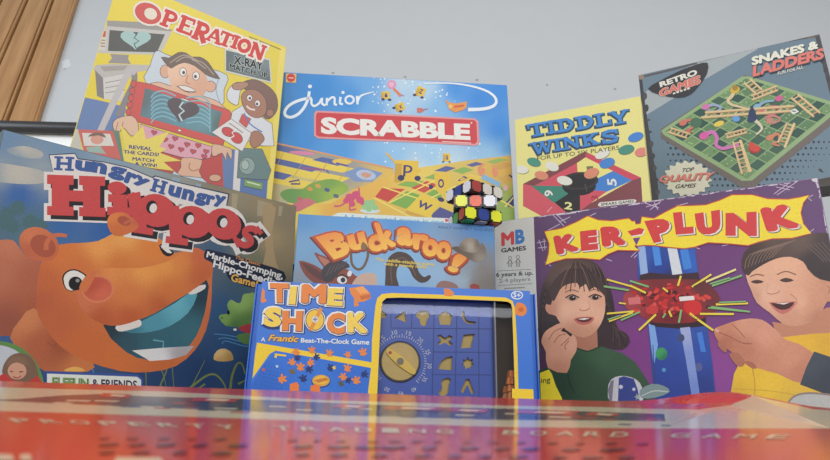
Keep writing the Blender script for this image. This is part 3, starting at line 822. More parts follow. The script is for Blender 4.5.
for col, e, dx, dy in ((WH, 4.4, 1.2, 1.6), (BK, 0.4, 4, 3.6)):
    for a in HR: F.poly(rectq(a[0]-e+dx, a[1]-e+dy, a[2]+e+dx, a[3]+e+dy), col)
    F.ell(117+dx, 188+dy, 9.5+e, 6.5+e, col, 6)
    F.stroke([(133.5+dx, 193+dy), (141+dx, 232+dy)], 13+2*e, col); F.stroke([(131+dx, 195.5+dy), (140+dx, 196.8+dy)], 7+2*e, col, ext=e)
    F.ell(156+dx, 210.5+dy, 19.5+e, 16.5+e, col, 14); F.ell(192.5+dx, 222+dy, 19+e, 16+e, col, 16); F.ell(223.4+dx, 224+dy, 18+e, 15.5+e, col, 20)
    F.stroke([(173+dx, 206+dy), (176.5+dx, 243+dy)], 12+2*e, col); F.stroke([(165.6+dx, 239.4+dy), (188+dx, 242.4+dy)], 7+2*e, col, ext=e); F.stroke([(128+dx, 228+dy), (153+dx, 232+dy)], 7+2*e, col, ext=e)
    s_ = [(258+dx, 232.6+dy), (253+dx, 228.6+dy), (246.4+dx, 229.4+dy), (245+dx, 234+dy), (249.6+dx, 238+dy), (250.4+dx, 243+dy), (244+dx, 245.4+dy), (236.4+dx, 240.6+dy)]
    F.stroke(s_, 6.4+2*e, col, 3, ext=e); F.stroke([(256+dx, 227+dy), (261.4+dx, 234+dy)], 4.6+2*e, col, ext=e); F.stroke([(234+dx, 236.6+dy), (239+dx, 247+dy)], 4.6+2*e, col, ext=e)
for a in HR: F.poly(rectq(*a), RD)
F.ell(117, 188, 9.5, 6.5, RD, 6)
F.stroke([(133.5, 193), (141, 232)], 13, RD); F.stroke([(131, 195.5), (140, 196.8)], 7, RD); F.stroke([(128, 228), (153, 232)], 7, RD)
F.ell(156, 210.5, 19.5, 16.5, RD, 14)
F.stroke([(173, 206), (176.5, 243)], 12, RD); F.stroke([(165.6, 239.4), (188, 242.4)], 7, RD)
F.ell(192.5, 222, 19, 16, RD, 16); F.ell(223.4, 224, 18, 15.5, RD, 20)
s_ = [(258, 232.6), (253, 228.6), (246.4, 229.4), (245, 234), (249.6, 238), (250.4, 243), (244, 245.4), (236.4, 240.6)]
F.stroke(s_, 6.4, RD, 3); F.stroke([(256, 227), (261.4, 234)], 4.6, RD); F.stroke([(234, 236.6), (239, 247)], 4.6, RD)
for x, y in ((151.5, 207), (188.5, 218.4), (222, 221.6)):
    F.ell(x, y, 5.4, 6.6, BK, 16); F.ell(x + 1.6, y + 1.2, 3.6, 4.8, WH, 16)
F.slab([h1[0], h1[6]], BL, .3); F.letters([h for i, h in enumerate(h1) if i not in (0, 6)], BL, .06)
# the near ear overlaps the title
F.poly([(107, 220), (112, 214), (120, 212.4), (128, 214.4), (138.6, 225), (134, 231), (120, 236), (110, 232)], None, 2, grad=[(112, 216, (220, 132, 74)), (130, 222, (206, 112, 72)), (115, 230, (206, 114, 66))], g=4)
F.poly(ring_pts(124, 221, 7, 4.5, 20), (174, 88, 68)); F.stroke([(124, 224), (130, 221), (138, 226)], 2.6, (196, 106, 80), 3)
F.end()

# ------------------------------------------------------------------ word game, back centre
SP = (-.0361, .97, .22, 4.23, 9.62, .19)
root, lid, F = game_box('board_game_box', 'blue upright word game box with red title banner at the back centre', SP, .4211, .3849, .05, (66, 128, 196), .22)
plinth('support_block_2', SP, .4211, .05, .22, -.44, .40)
F.begin('cover_print', lid)
F.whole(None, [(285, 74, (74, 132, 190)), (280, 120, (66, 126, 188)), (320, 90, (68, 138, 204)), (350, 100, (72, 144, 210)), (300, 140, (70, 140, 206)), (340, 150, (84, 152, 214)), (372, 80, (110, 164, 216)), (374, 110, (110, 166, 216)),
  (400, 82, (184, 206, 222)), (400, 105, (172, 200, 222)), (425, 90, (176, 204, 224)), (440, 105, (130, 180, 222)), (455, 90, (70, 142, 214)), (480, 100, (64, 136, 212)), (500, 90, (64, 136, 212)), (500, 130, (62, 136, 212)), (508, 150, (84, 152, 216)),
  (395, 155, (148, 192, 226)), (430, 155, (160, 200, 228)), (380, 162, (128, 180, 222)), (450, 165, (190, 212, 224)), (490, 158, (150, 192, 222)), (510, 164, (190, 210, 220)), (415, 172, (205, 215, 215)), (320, 250, (226, 190, 84)), (480, 250, (150, 176, 90))], 34, 34)
rnd = random.Random(11)
for i in range(90):
    t = rnd.random()
    x = 372 + rnd.random() * (58 + 40*t); y = 76 + t * 36
    if i > 60: x, y = rnd.uniform(375, 480), rnd.uniform(140, 165)
    F.ell(x, y, *(2*[rnd.choice([.5, .7, 1.0])]), (224, 232, 238), n=7)
F.begin('board_picture', lid)
F.poly([(262, 141), (276, 143.5), (320, 153), (393, 169), (400, 190), (388, 225), (262, 225)], None, grad=[(280, 150, (96, 108, 158)), (340, 170, (150, 150, 150)), (300, 190, (206, 190, 120)), (330, 212, (226, 196, 90)), (390, 180, (220, 182, 90)), (280, 205, (186, 176, 140))], g=6)
BY, BB = (228, 202, 88), (92, 106, 160)
for p in ([(262, 148), (284, 152), (330, 163), (372, 173), (362, 177), (310, 166), (262, 157)], [(262, 160), (300, 168), (350, 178), (338, 184), (300, 177), (262, 169)], [(262, 172), (290, 178), (330, 186), (310, 190), (262, 181)]): F.poly(p, BY)
for p in ([(262, 155), (300, 163.5), (320, 168.5), (312, 172), (262, 161)], [(322, 157), (344, 162), (338, 166), (312, 160)], [(262, 168), (292, 175), (284, 180), (262, 176)]): F.poly(p, BB)
F.poly([(342, 173), (360, 167), (383, 173), (372, 182), (356, 182)], (128, 148, 188))
F.ell(366, 175, 10, 5, (176, 190, 212), 10); F.ell(366, 175, 5, 2.5, (206, 150, 130), 10)
F.ell(302, 153, 13, 1.8, (214, 132, 164), 4); F.poly([(332, 161), (340, 158.6), (352, 161), (346, 165), (336, 164)], (226, 190, 90), 2); F.stroke([(336, 163), (348, 166)], 1.6, (96, 80, 150))
F.stroke([(302, 168), (325, 170)], 2, (150, 90, 130)); F.stroke([(289, 182), (299, 180), (300, 184), (291, 184)], 1.6, (80, 70, 120))
for k in range(5): F.stroke([(284 + 22*k, 152 + 5*k), (272 + 20*k, 175 + 4.6*k)], .6, (190, 150, 80))
F.stroke([(262, 140), (276, 143.4), (320, 152.6), (393, 169)], 1.6, (214, 152, 100))
F.stroke([(326, 170), (329, 173)], 1.2, (90, 76, 130)); F.stroke([(366, 186), (371, 187)], 1.6, (90, 76, 130))
F.poly([(262, 205), (292, 203), (330, 204), (345, 196), (352, 190), (386, 178), (402, 170), (430, 166), (470, 160), (525, 154), (525, 240), (262, 240)], None, grad=[(300, 212, (228, 200, 88)), (370, 190, (226, 178, 84)), (340, 208, (224, 168, 78)), (420, 175, (226, 198, 100)), (470, 165, (214, 186, 104)), (500, 170, (216, 172, 90)), (505, 205, (150, 172, 90)), (380, 215, (222, 180, 80)), (455, 205, (222, 192, 86))], g=6)
for p, c in (([(375, 197), (382, 188), (405, 189), (388, 202)], (198, 72, 64)), ([(389, 203), (407, 191), (423, 196), (406, 209)], (126, 170, 78)), ([(397, 185), (409, 180), (424, 181), (414, 188)], (138, 174, 82)), ([(411, 188), (427, 181), (438, 185), (424, 193)], (200, 80, 68)),
    ([(426, 194), (440, 186), (452, 190), (438, 199)], (130, 170, 80)), ([(431, 215), (440, 207), (454, 213), (450, 222), (434, 222)], (84, 84, 136)), ([(434, 171), (446, 166), (456, 168), (446, 172)], (96, 100, 150)), ([(466, 165), (476, 162), (484, 164), (472, 167)], (96, 100, 150)),
    ([(424, 178), (436, 173), (446, 175), (436, 180)], (140, 174, 90)), ([(452, 171), (464, 167), (474, 170), (462, 174)], (140, 174, 90)), ([(490, 166), (504, 162), (514, 165), (500, 170)], (206, 160, 90)), ([(498, 178), (512, 173), (516, 178), (504, 184)], (206, 164, 90)), ([(486, 162), (500, 158), (508, 160), (494, 164)], (150, 176, 96)),
    ([(506, 202), (514, 194), (520, 206), (508, 207)], (72, 76, 130)), ([(486, 190), (500, 186), (508, 192), (492, 198)], (140, 170, 90)), ([(455, 180), (470, 174), (484, 177), (470, 184)], (226, 196, 90)), ([(498, 208), (515, 210), (518, 222), (500, 222)], (146, 172, 88))): F.poly(p, c)
for a, b in (((383, 187), (437, 205)), ((410, 179), (452, 196)), ((374, 198), (420, 222)), ((389, 203), (440, 178)), ((406, 210), (456, 186)), ((505, 207), (520, 190)), ((500, 200), (522, 212))): F.stroke([a, b], 1.3, (236, 214, 110))
F.poly([(406, 210), (421, 194), (440, 202), (430, 218)], (230, 196, 72)); F.poly([(406, 210), (430, 218), (431, 221), (406, 214)], (206, 160, 70))
F.text('w', [(420, 200), (433, 205), (429, 212), (416, 206)], (76, 70, 120), .01)
F.poly([(455, 182), (468, 175.5), (476, 178), (462, 185)], (226, 190, 80)); F.text('d', [(456, 179), (464, 176), (468, 178), (459, 182)], (80, 74, 120), 0)
F.stroke([(509, 175), (513, 178)], 1.6, (70, 66, 100))
F.begin('lettered_tile_picture', lid)
def tile(x, y, w, h, t, a=0):
    F.poly(qc(x, y, w, h, a), (226, 188, 74), 1); F.poly(qc(x - w*.36, y + h*.1, w*.3, h*.9, a), (204, 160, 66), 1)
    if t: F.text(t, qc(x + w*.06, y, w*.4, h*.55, a), (74, 66, 118), .01)
F.stroke([(386, 153), (391, 158), (396, 164)], 2, (224, 176, 84), 3); F.stroke([(416, 172), (421, 170)], 2, (224, 176, 84))
tile(406.5, 171, 23, 21, 'p', 3); F.ell(401, 178, 3.4, 3, (56, 58, 96)); F.ell(417.6, 178.4, 3.2, 2.6, (56, 58, 96))
F.begin('lettered_tile_picture', lid)
F.poly([(434, 174), (441, 172.6), (450, 174), (450, 184), (443, 197), (436, 190)], (226, 188, 74), 1); F.text('o', [(438, 179), (444, 179), (444, 188), (438, 188)], (74, 66, 118), .01); F.ell(441, 199.6, 3.4, 2.2, (56, 58, 96), 20); F.ell(431, 187, 2.2, 2.2, (56, 58, 96))
F.begin('lettered_tile_picture', lid)
tile(446.5, 157.5, 7, 8, 'a', 2); F.ell(443, 162, 1, .8, (56, 58, 96)); F.ell(449.5, 162, 1, .8, (56, 58, 96))
tile(385.5, 95.4, 8, 7.6, 'i', -4)
F.begin('lettered_tile_picture', lid)
tile(420.5, 91.5, 9, 9, 'z', 25)
F.begin('lettered_tile_picture', lid)
tile(400, 107, 9, 7.6, 'x', -20)
F.begin('flying_pieces_picture', lid)
for x, y in ((383, 99.4), (389.6, 99.8), (414.6, 95), (422, 97.6), (394, 108), (400.6, 111.4)): F.ell(x, y, 1.7, 1.2, (60, 60, 96))
F.ell(391.6, 84.6, 4.6, 4.6, (214, 150, 180), n=12); F.ell(391.6, 84.6, 2.6, 2.6, (226, 176, 196), n=10); F.stroke([(393.6, 89), (397, 92), (401, 96.4)], 2.6, (222, 128, 90)); F.stroke([(401, 95), (404, 96)], 1.2, (150, 140, 170))
F.poly([(417, 108), (421, 108), (425, 110), (421, 113), (417, 112.6)], (204, 116, 100), 1); F.stroke([(420, 110), (428, 109)], 1, (170, 120, 130))
F.begin('pod_picture', lid)
F.poly([(280, 194), (288, 189), (302, 189), (312, 183), (332, 179), (347, 185), (346, 192), (326, 201), (306, 204), (288, 202)], None, 3, grad=[(290, 196, (108, 152, 84)), (330, 184, (122, 160, 80)), (335, 194, (158, 182, 72)), (306, 200, (120, 158, 74))], g=4)
for x, y, c in ((310, 189, (214, 150, 70)), (318, 186, (208, 160, 80)), (327, 190, (84, 96, 130)), (300, 199, (200, 96, 110)), (308, 200, (206, 110, 100)), (336, 196, (90, 110, 120))): F.ell(x, y, 3, 2, c, 20, 10)
F.poly([(292, 205), (305, 199), (316, 202), (306, 208), (296, 212)], (204, 110, 120), 2)
F.begin('creature_picture', lid)
for x, y, r in ((350, 198, 5), (356, 195, 4.6), (360, 200, 4), (346, 201, 3), (352, 204, 3.4), (363, 203, 2.8)): F.ell(x, y, r, r*.9, (204, 82, 118), n=12)
for p in ([(346, 202), (340, 206), (334, 206)], [(350, 205), (350, 210), (356, 209)], [(359, 193), (359, 188)]): F.stroke(p, 1.6, (204, 82, 118), 3)
F.begin('dish_picture', lid)
F.ell(370, 211, 10, 2.6, (206, 214, 214), 2)
for x, y in ((365, 207), (370, 205.6), (375, 207.6), (367, 203), (372, 202.6), (369, 209)): F.ell(x, y, 3.2, 3, (150, 194, 134), n=10)
F.begin('arms_picture', lid)
F.stroke([(480, 174), (479, 168), (484, 164)], 2.2, (222, 140, 104), 3); F.ell(482, 172, 3, 4.4, (222, 144, 108), 20); F.ell(495, 172, 3, 5, (222, 144, 108), -10)
F.stroke([(482, 176.4), (500, 185)], 5, (136, 176, 206)); F.ell(505.5, 188, 2.4, 3, (214, 170, 170))
F.begin('junior_lettering', lid, 'white handwritten word')
LW = (224, 230, 234)
F.ell(310, 86.6, 2.1, 1.9, LW, n=10)
F.stroke([(309.4, 91.5), (308, 99), (304.5, 107), (298.5, 114), (291, 117.4), (285.4, 115.4), (285.4, 110.4), (290, 105), (298, 101), (307, 98.6), (311.6, 98.6)], 2.9, LW, 4)
F.stroke([(311.6, 98.8), (311.6, 104), (314.6, 106.2), (319.4, 103), (321.6, 98.6)], 2.3, LW, 4); F.stroke([(322.2, 98), (322, 103.6), (325.4, 105.6)], 2.3, LW, 3)
F.stroke([(327, 98), (326.6, 105.6)], 2.3, LW); F.stroke([(326.8, 102), (331.6, 97.6), (334.6, 98.4), (334.6, 104), (337, 105)], 2.2, LW, 4)
F.stroke([(340.6, 97), (340, 103.4), (343, 104.2)], 2.3, LW, 3); F.ell(343, 92.6, 1.7, 1.7, LW, n=10)
F.stroke(ring_pts(349.6, 100, 4.2, 3.8), 2.1, LW, closed=True); F.stroke([(357, 96), (357.6, 104.6)], 2.4, LW); F.stroke([(357.6, 101), (360.4, 96.4), (366, 94), (374, 92)], 2.8, LW, 4, w2=.7)
F.begin('plane_picture', lid)
F.stroke([(424, 83.6), (445, 83.2), (462, 84.6), (478, 88), (490, 93), (496, 99.6), (494, 105.6), (484, 109), (468, 109.8)], 1, LW, 5, w2=3.6)
F.poly([(445, 99.4), (449, 102.4), (456, 103.6), (467, 101.6), (466.4, 108), (462, 110.6), (455, 112.6), (449.4, 109.6)], (222, 150, 84), 1); F.ell(450.4, 106.4, 2, 2, (232, 190, 110)); F.stroke([(454, 107), (464, 105.6)], 2, (206, 96, 72))
F.begin('title_banner', lid, 'red banner with white capitals')
F.poly([(316, 110.8), (398, 114.6), (475, 118.6), (478.4, 121.6), (479.6, 142.6), (477, 146), (400, 142), (318, 138.6), (314, 136), (314, 114)], (216, 150, 150))
F.poly([(317.6, 112.6), (398, 116.4), (474, 120.2), (476.4, 122.4), (477.2, 141.4), (475, 144), (400, 140.2), (319, 136.8), (316, 135), (316, 115)], (200, 74, 80))
F.text('SCRABBLE', [(321, 117), (470, 124), (470.4, 140.4), (321, 134)], (228, 226, 218), .052)
F.stroke([(442, 141.6), (471, 143.2)], .8, (226, 200, 196)); F.ell(471.4, 123, .9, .9, (226, 200, 196))
F.begin('maker_badge', lid)
F.poly([(286, 73.6), (296.4, 74), (296, 83), (286, 82.4)], (222, 180, 110)); F.poly(star_pts(291, 78, 4.6, 3.8, 11), (200, 72, 66)); F.stroke([(288.6, 78), (293.6, 78.2)], 1.1, (226, 190, 176))
F.begin('caption_lettering', lid)
F.poly([(338, 213), (360, 214), (430, 217.6), (455, 219.6), (455, 228), (338, 222)], (216, 222, 216), 2)
F.text('A fun fun word games in one', [(343, 214.6), (444, 219.6), (443.6, 226.4), (343, 221.4)], (98, 166, 202), .01)
F.poly([(445, 218.6), (450.4, 220.4), (445.4, 222.4)], (200, 70, 80))
F.end()

# ------------------------------------------------------------------ mule game, centre
BP = (-.0206, .765, 0, 7.36, 5.67, -.22)
root, lid, F = game_box('board_game_box', 'sky blue upright game box with orange cartoon title and mule, puzzle cube on top', BP, .2679, .2676, .04, (84, 140, 196))
B_M, B_H, B_T = F.M.copy(), F.H, .04
F.begin('cover_print', lid)
F.whole(None, [(300, 215, (84, 140, 192)), (340, 218, (92, 150, 204)), (400, 222, (86, 146, 204)), (480, 226, (74, 138, 202)), (494, 240, (84, 142, 196)), (300, 250, (116, 160, 194)), (350, 255, (130, 174, 208)), (410, 262, (134, 178, 210)), (440, 275, (150, 180, 204)), (462, 282, (160, 176, 186)),
  (300, 280, (130, 140, 146)), (470, 262, (138, 150, 160)), (482, 268, (132, 122, 112)), (490, 255, (128, 130, 134)), (494, 282, (118, 106, 96)), (478, 284, (126, 114, 102)), (380, 280, (142, 182, 210)), (380, 340, (120, 150, 180)), (300, 340, (110, 130, 150)), (480, 340, (110, 110, 110))], 26, 26)
F.begin('small_print', lid)
F.text('ADULT ASSEMBLY REQUIRED', [(438, 225.8), (494, 229), (494, 232), (438, 228.8)], (52, 84, 120), .005)
F.begin('mule_picture', lid, 'brown cartoon mule head and curled tail')
F.poly([(386, 290), (385.4, 276), (386, 264), (390, 256), (398, 251.6), (408, 254), (415, 262), (419, 272), (424, 277), (429, 275), (431, 277), (427, 281.6), (420, 282.6), (413, 277), (409, 269), (403, 265), (398, 267), (396.4, 276), (399, 290)], (74, 56, 48), 3)
F.stroke([(392, 284), (391, 268), (396, 260), (404, 258), (411, 266), (416, 276)], 1, (110, 84, 70), 4)
F.poly([(314, 253), (320, 254.6), (330, 259), (338, 268), (332, 274), (324, 268)], (136, 64, 48), 2); F.poly([(318, 256), (328, 260), (332, 267), (325, 266)], (178, 112, 92), 2)
F.poly([(299, 261), (308, 262.6), (318, 267), (328, 275), (332, 284), (322, 288), (310, 280), (303, 272)], (126, 60, 46), 2); F.poly([(301.4, 263), (311, 266), (321, 273), (324, 281), (312, 275)], (90, 46, 42), 2)
F.poly([(328, 288), (332, 274), (342, 268), (350, 271), (356, 276), (366, 280), (372, 290)], (140, 68, 48), 2)
F.poly([(321, 272), (327, 264), (336, 260), (346, 262), (350, 267), (344, 269), (338, 274), (332, 281), (325, 282)], (58, 48, 50), 2)
for k in range(5): F.stroke([(326 + 4*k, 276 - 2*k), (331 + 4*k, 266 - 1.2*k)], .9, (88, 76, 74))
F.poly([(352, 284), (358, 276), (367, 273), (375, 274), (377, 280), (374, 290), (350, 290)], (204, 168, 144), 2)
F.ell(342, 280, 5, 3.8, (226, 222, 216), 10); F.ell(343, 280, 2.4, 2.6, (40, 34, 34)); F.stroke([(336, 277), (342, 274.6), (348, 278)], 1.6, (70, 40, 34), 3); F.ell(349.6, 273.6, 2.2, 3, (226, 222, 216), 20)
F.poly([(438, 283), (445, 280.6), (456, 284), (457, 290), (437, 290)], (150, 110, 96), 2); F.poly([(470, 285), (474, 283.4), (479, 285), (480, 290), (470, 290)], (150, 62, 52), 1)
F.begin('title_lettering', lid, 'orange cartoon letters with dark red edges')
bk = [('B', [(314.5, 237), (344, 228), (352, 254), (334, 260)]), ('u', [(346, 235.6), (364, 230.6), (369, 248), (350, 252)]), ('c', [(367, 235.6), (381, 233.4), (383, 251), (369, 253)]), ('k', [(373, 221.6), (390, 224), (397, 246), (383, 251)]),
      ('a', [(397, 226.6), (413, 227.6), (413, 247), (396, 245)]), ('r', [(412, 233), (430, 234.6), (425, 252), (413, 249)]), ('o', [(422.5, 238), (439, 239), (438, 257.6), (421.6, 256.4)]), ('o', [(436.6, 240.6), (452, 241.6), (450.6, 261), (435, 259)]), ('!', [(456, 252.6), (470, 255), (456, 274), (446, 270)])]
F.letters(bk, (110, 48, 36), .13, -1, 1.4, fit=.07); F.letters(bk, (184, 74, 40), .115, -.3, .3, fit=.07)
F.letters(bk, (255, 255, 255), .06, 0, 0, 0, ((230, 136, 62), (244, 192, 80)), .07)
F.begin('tagline', lid)
F.text('The saddle-stacking game', [(375.6, 257.6), (434, 262.8), (434, 267), (375.6, 261.8)], (226, 196, 84), .025); F.text('with a moody mule!', [(384, 262.2), (427, 265.6), (427, 269.6), (384, 266.2)], (226, 196, 84), .025)
F.begin('rope_picture', lid)
F.stroke([(362, 243), (366, 246), (368, 255), (364, 266), (358, 269.4), (352, 264), (351, 252)], 2.4, (110, 84, 54), 4); F.ell(363.6, 246.6, 2.8, 3.2, (134, 104, 66))
F.begin('hat_picture', lid)
F.poly([(451.4, 248.4), (458, 246.4), (470, 251), (478, 249), (481, 243), (485, 247), (486, 255), (482, 261.4), (474, 261.6), (464, 256)], None, 2, grad=[(454, 248, (96, 80, 66)), (480, 258, (146, 134, 120)), (468, 256, (104, 90, 76)), (484, 248, (120, 106, 92))], g=3)
F.poly([(459, 248.4), (462, 241), (467, 238), (473, 238.4), (478, 240.6), (480, 247), (477, 252), (469, 252.6)], None, 2, grad=[(464, 242, (150, 136, 120)), (470, 246, (180, 166, 148)), (478, 244, (112, 98, 84)), (462, 248, (110, 94, 80))], g=3)
F.end()

# ------------------------------------------------------------------ tiddly winks
TP = (.2669, .92, .22, -25.73, 2.78, 2.05)
root, lid, F = game_box('board_game_box', 'pale yellow upright game box with blue slab title and hexagonal tray picture', TP, .2082, .284, .04, (228, 218, 138), .22)
plinth('support_block_3', TP, .19, .04, .22)
F.begin('cover_print', lid)
F.whole((228, 219, 140))
F.begin('tray_picture', lid)
W_, RE, BRN = (228, 219, 140), (204, 78, 96), (130, 74, 78)
F.poly([(523, 184), (585, 151.4), (586, 157), (577, 163), (534, 186)], BRN); F.poly([(585, 151.4), (641, 177.6), (632, 180.6), (586, 157.6)], RE)
F.poly([(523, 184), (534, 186), (575, 214), (560, 226), (523, 206)], (208, 92, 102)); F.poly([(641, 177.6), (643, 210), (575, 226), (575, 212), (632, 180.4)], BRN)
F.poly([(534, 186), (577, 163), (578, 176), (562, 188)], (208, 88, 100)); F.poly([(577, 163), (586, 157.6), (613, 171), (594, 182), (578, 178)], (230, 221, 132))
F.poly([(613, 171), (632, 180.4), (607, 191.6), (590, 190), (594, 180)], (72, 130, 200)); F.poly([(590, 190), (607, 191.4), (580, 211), (579, 194)], (208, 88, 100))
F.poly([(567, 193), (580, 194), (580, 212), (566, 212), (554, 202)], (52, 50, 50)); F.poly([(531, 185.6), (565, 186), (568, 194), (554, 203)], (72, 134, 116))
F.ell(579, 186, 17, 9.6, (48, 46, 48)); F.ell(579.5, 181, 19, 9, (62, 58, 58), -4); F.ell(579.5, 181, 16, 6.6, (50, 47, 48), -4); F.stroke([(585, 184), (587, 192)], 1, (84, 80, 80))
NW = (226, 222, 214)
F.text('6', [(553.6, 190.4), (552.6, 197), (544, 196), (545, 190)], NW, .02); F.text('2', [(565, 201.6), (573, 202.6), (572, 210), (564, 209)], (230, 222, 150), .03)
F.text('5', [(607.5, 185.6), (607, 178.4), (616.4, 178.8), (616.8, 186)], NW, .025); F.text('3', [(591.6, 201), (591, 195.6), (598, 195.4), (598.6, 200.8)], (170, 62, 78), .02); F.text('1', [(587, 170.4), (586.4, 166.4), (593, 166), (593.4, 170)], (120, 120, 84), .02)
F.stroke([(547, 212), (552, 207)], .6, (226, 190, 190))
F.begin('counter_picture', lid)
for x, y, rx, ry, a, c in ((533.8, 162, 7, 4.2, 16, (82, 146, 126)), (521.6, 169.6, 7, 4, 6, (222, 220, 206)), (552, 166.4, 7, 4.4, 20, (222, 220, 206)), (541.4, 175.4, 7, 4.2, 12, (216, 140, 112)), (564.6, 180.6, 7.8, 4.4, 12, (222, 220, 206)), (591.4, 173.2, 7.8, 4.8, -22, (216, 140, 112)),
    (602.4, 154.2, 7.8, 4, -24, (222, 220, 206)), (607, 163, 8, 4.8, -20, (74, 132, 202)), (635.6, 137, 8, 4.4, -20, (74, 132, 202)), (626.2, 149.6, 8.2, 4.6, -16, (78, 142, 122)), (641.4, 152, 7, 4.4, -14, (220, 132, 122))):
    F.ell(x + .4, y + .6, rx, ry, (120, 112, 84), a); F.ell(x, y, rx, ry, c, a)
F.begin('title_lettering', lid, 'blue slab capitals with dark shadow')
tw = [('T', qc(537, 129.4, 19, 13.4, -10)), ('I', qc(551.2, 127, 10, 13.4, -10)), ('D', qc(565.4, 124.8, 18.5, 13.4, -10)), ('D', qc(584.8, 122, 19, 13.4, -10)), ('L', qc(602.6, 119.4, 17, 13.4, -10)), ('Y', qc(619.6, 117, 18.5, 13.4, -10)),
      ('W', qc(542.5, 147, 23, 12.4, -10)), ('I', qc(557.6, 144.6, 10, 12.4, -10)), ('N', qc(571.4, 142.4, 18, 12.4, -10)), ('K', qc(589.6, 139.6, 18, 12.4, -10)), ('S', qc(610, 136.4, 19, 12.6, -10))]
F.slab(tw, (62, 78, 98), .27, .7, -.9, 1.3); F.slab(tw, (62, 78, 98), .27, .7, .6, .9); F.slab(tw, (74, 136, 202), .27)
F.begin('caption_lettering', lid)
F.text('FOR UP TO SIX PLAYERS', [(537, 156.6), (619, 145.4), (619.4, 149.6), (537.4, 160.6)], (96, 94, 76), .005)
F.begin('maker_label', lid)
F.poly([(598.4, 203.6), (600, 202.4), (634, 199.2), (636.6, 200.4), (635, 203), (601, 206.8), (598, 206)], (222, 218, 206)); F.text('SPEARS GAMES', [(601, 203.2), (634, 199.8), (634, 202.6), (601, 206)], (60, 54, 56), .02)
F.end()

# ------------------------------------------------------------------ snakes and ladders
SNP = (.5607, .97, .36, -27.78, 9.05, 2.83)
root, lid, F = game_box('board_game_box', 'slate blue upright game box with snakes and ladders board at the back right', SNP, .3033, .2997, .045, (88, 90, 96), .352)
plinth('support_block_4', SNP, .3033, .045, .352, -.46, .2)
F.begin('cover_print', lid)
F.whole((112, 130, 144), [(700, 100, (112, 131, 145)), (650, 180, (108, 126, 138)), (800, 160, (112, 130, 144)), (800, 50, (108, 126, 140))])
F.poly([(640, 97), (650, 88), (697, 62), (730, 48), (768, 42), (756, 50), (700, 82), (640, 119)], (164, 170, 172))
rnd = random.Random(2)
EDG = (72, 70, 74)
F.poly([(634, 74), (641.5, 74), (646, 110), (652, 150), (658, 185), (659, 215), (650, 215), (643, 150)], EDG)
for k in range(9): F.ell(645 + k*1.6, 96 + k*12, 2.2, rnd.uniform(1, 4), EDG if k % 2 else (84, 82, 84), n=8)
F.poly([(815, 36), (824, 32), (845, 120), (858, 190), (850, 192), (834, 110)], (78, 76, 80))
for k in range(6): F.ell(820 + k*2.8, 52 + k*9, 2.4, 3, (72, 70, 74), n=8)
F.stroke([(640, 77.4), (668, 70.6), (697, 63)], 2.2, (92, 92, 96)); F.stroke([(697, 62.6), (768, 44.6)], 1, (140, 142, 142)); F.stroke([(768, 44.4), (818, 36)], 1.6, (84, 86, 90))
F.ell(641, 77, 3, 2.6, (150, 128, 112)); F.ell(811, 37, 3.4, 1.6, (120, 100, 88), -8)
for k in range(20): F.ell(rnd.uniform(655, 700), 0, 1, 1, EDG, n=5) if False else None
F.poly([(792, 190), (815, 180), (835, 176), (862, 172), (862, 200), (790, 206)], (76, 66, 60)); F.poly([(817, 196), (824, 191), (838, 189), (836, 193), (826, 195)], (140, 112, 84)); F.poly([(818, 169), (821, 168.6), (824, 172.6), (820, 172)], (72, 70, 74))
F.poly([(640, 206), (800, 186), (860, 178), (860, 195), (640, 225)], (76, 70, 68))
for j in range(9):
    for i in range(34):
        x, y = 668 + i*5.2 + (j % 2)*2.6, 142 + j*6.2
        if x < 744: yl = 136 + (x - 661)*.62
        else: yl = 190 - (x - 748)*.82
        d = y - yl
        if 0 < d < 34 and y < 196: F.ell(x, y, *(2*[max(.3, 1.75 - d*.04)]), (58, 68, 78), n=6)
F.begin('board_picture', lid, 'green board with ladders and snakes')
F.poly([(661, 129), (744, 75.4), (748, 75.6), (841, 105), (842, 116), (754, 187), (741, 187.6), (661, 138)], (114, 104, 98), 0)
F.poly([(661, 131), (664, 128.6), (742, 76.6), (749, 76.4), (836, 103), (840, 107), (838, 111), (752, 180.6), (742, 181), (664, 135)], (146, 170, 124))
Q = [(745.6, 78), (837, 106.6), (747, 179.4), (664.4, 131.4)]
rnd = random.Random(9)
GR = [(72, 100, 84), (116, 146, 102), (98, 128, 94), (60, 88, 78)]
for i in range(9):
    for j in range(9):
        e = .007
        a, b2, c, d = i/9 + e, (i+1)/9 - e, j/9 + e, (j+1)/9 - e
        F.poly([bil(Q, a, c), bil(Q, b2, c), bil(Q, b2, d), bil(Q, a, d)], GR[rnd.choice((0, 3))] if (i + j) % 2 else GR[rnd.choice((1, 2))])
        if (i + j) % 2 == 0:
            for k in range(4):
                p = bil(Q, a + rnd.random()*(b2-a)*.8, c + rnd.random()*(d-c)*.8); F.ell(p[0], p[1], 1, .7, rnd.choice(((160, 186, 126), (90, 124, 88))), n=6)
TAN, TAN2 = (214, 186, 142), (170, 138, 100)
def ladder(a, b, w, n=6, wd=1.6):
    c = (a[0] + w[0], a[1] + w[1]); d = (b[0] + w[0], b[1] + w[1])
    for k in range(n):
        t = (k + .5)/n
        F.stroke([(a[0] + (b[0]-a[0])*t, a[1] + (b[1]-a[1])*t), (c[0] + (d[0]-c[0])*t, c[1] + (d[1]-c[1])*t)], 1.3, (206, 150, 110) if k % 2 else TAN)
    for p, q in ((a, b), (c, d)):
        F.stroke([(p[0] + .4, p[1] + .8), (q[0] + .4, q[1] + .8)], wd, TAN2); F.stroke([p, q], wd, TAN)
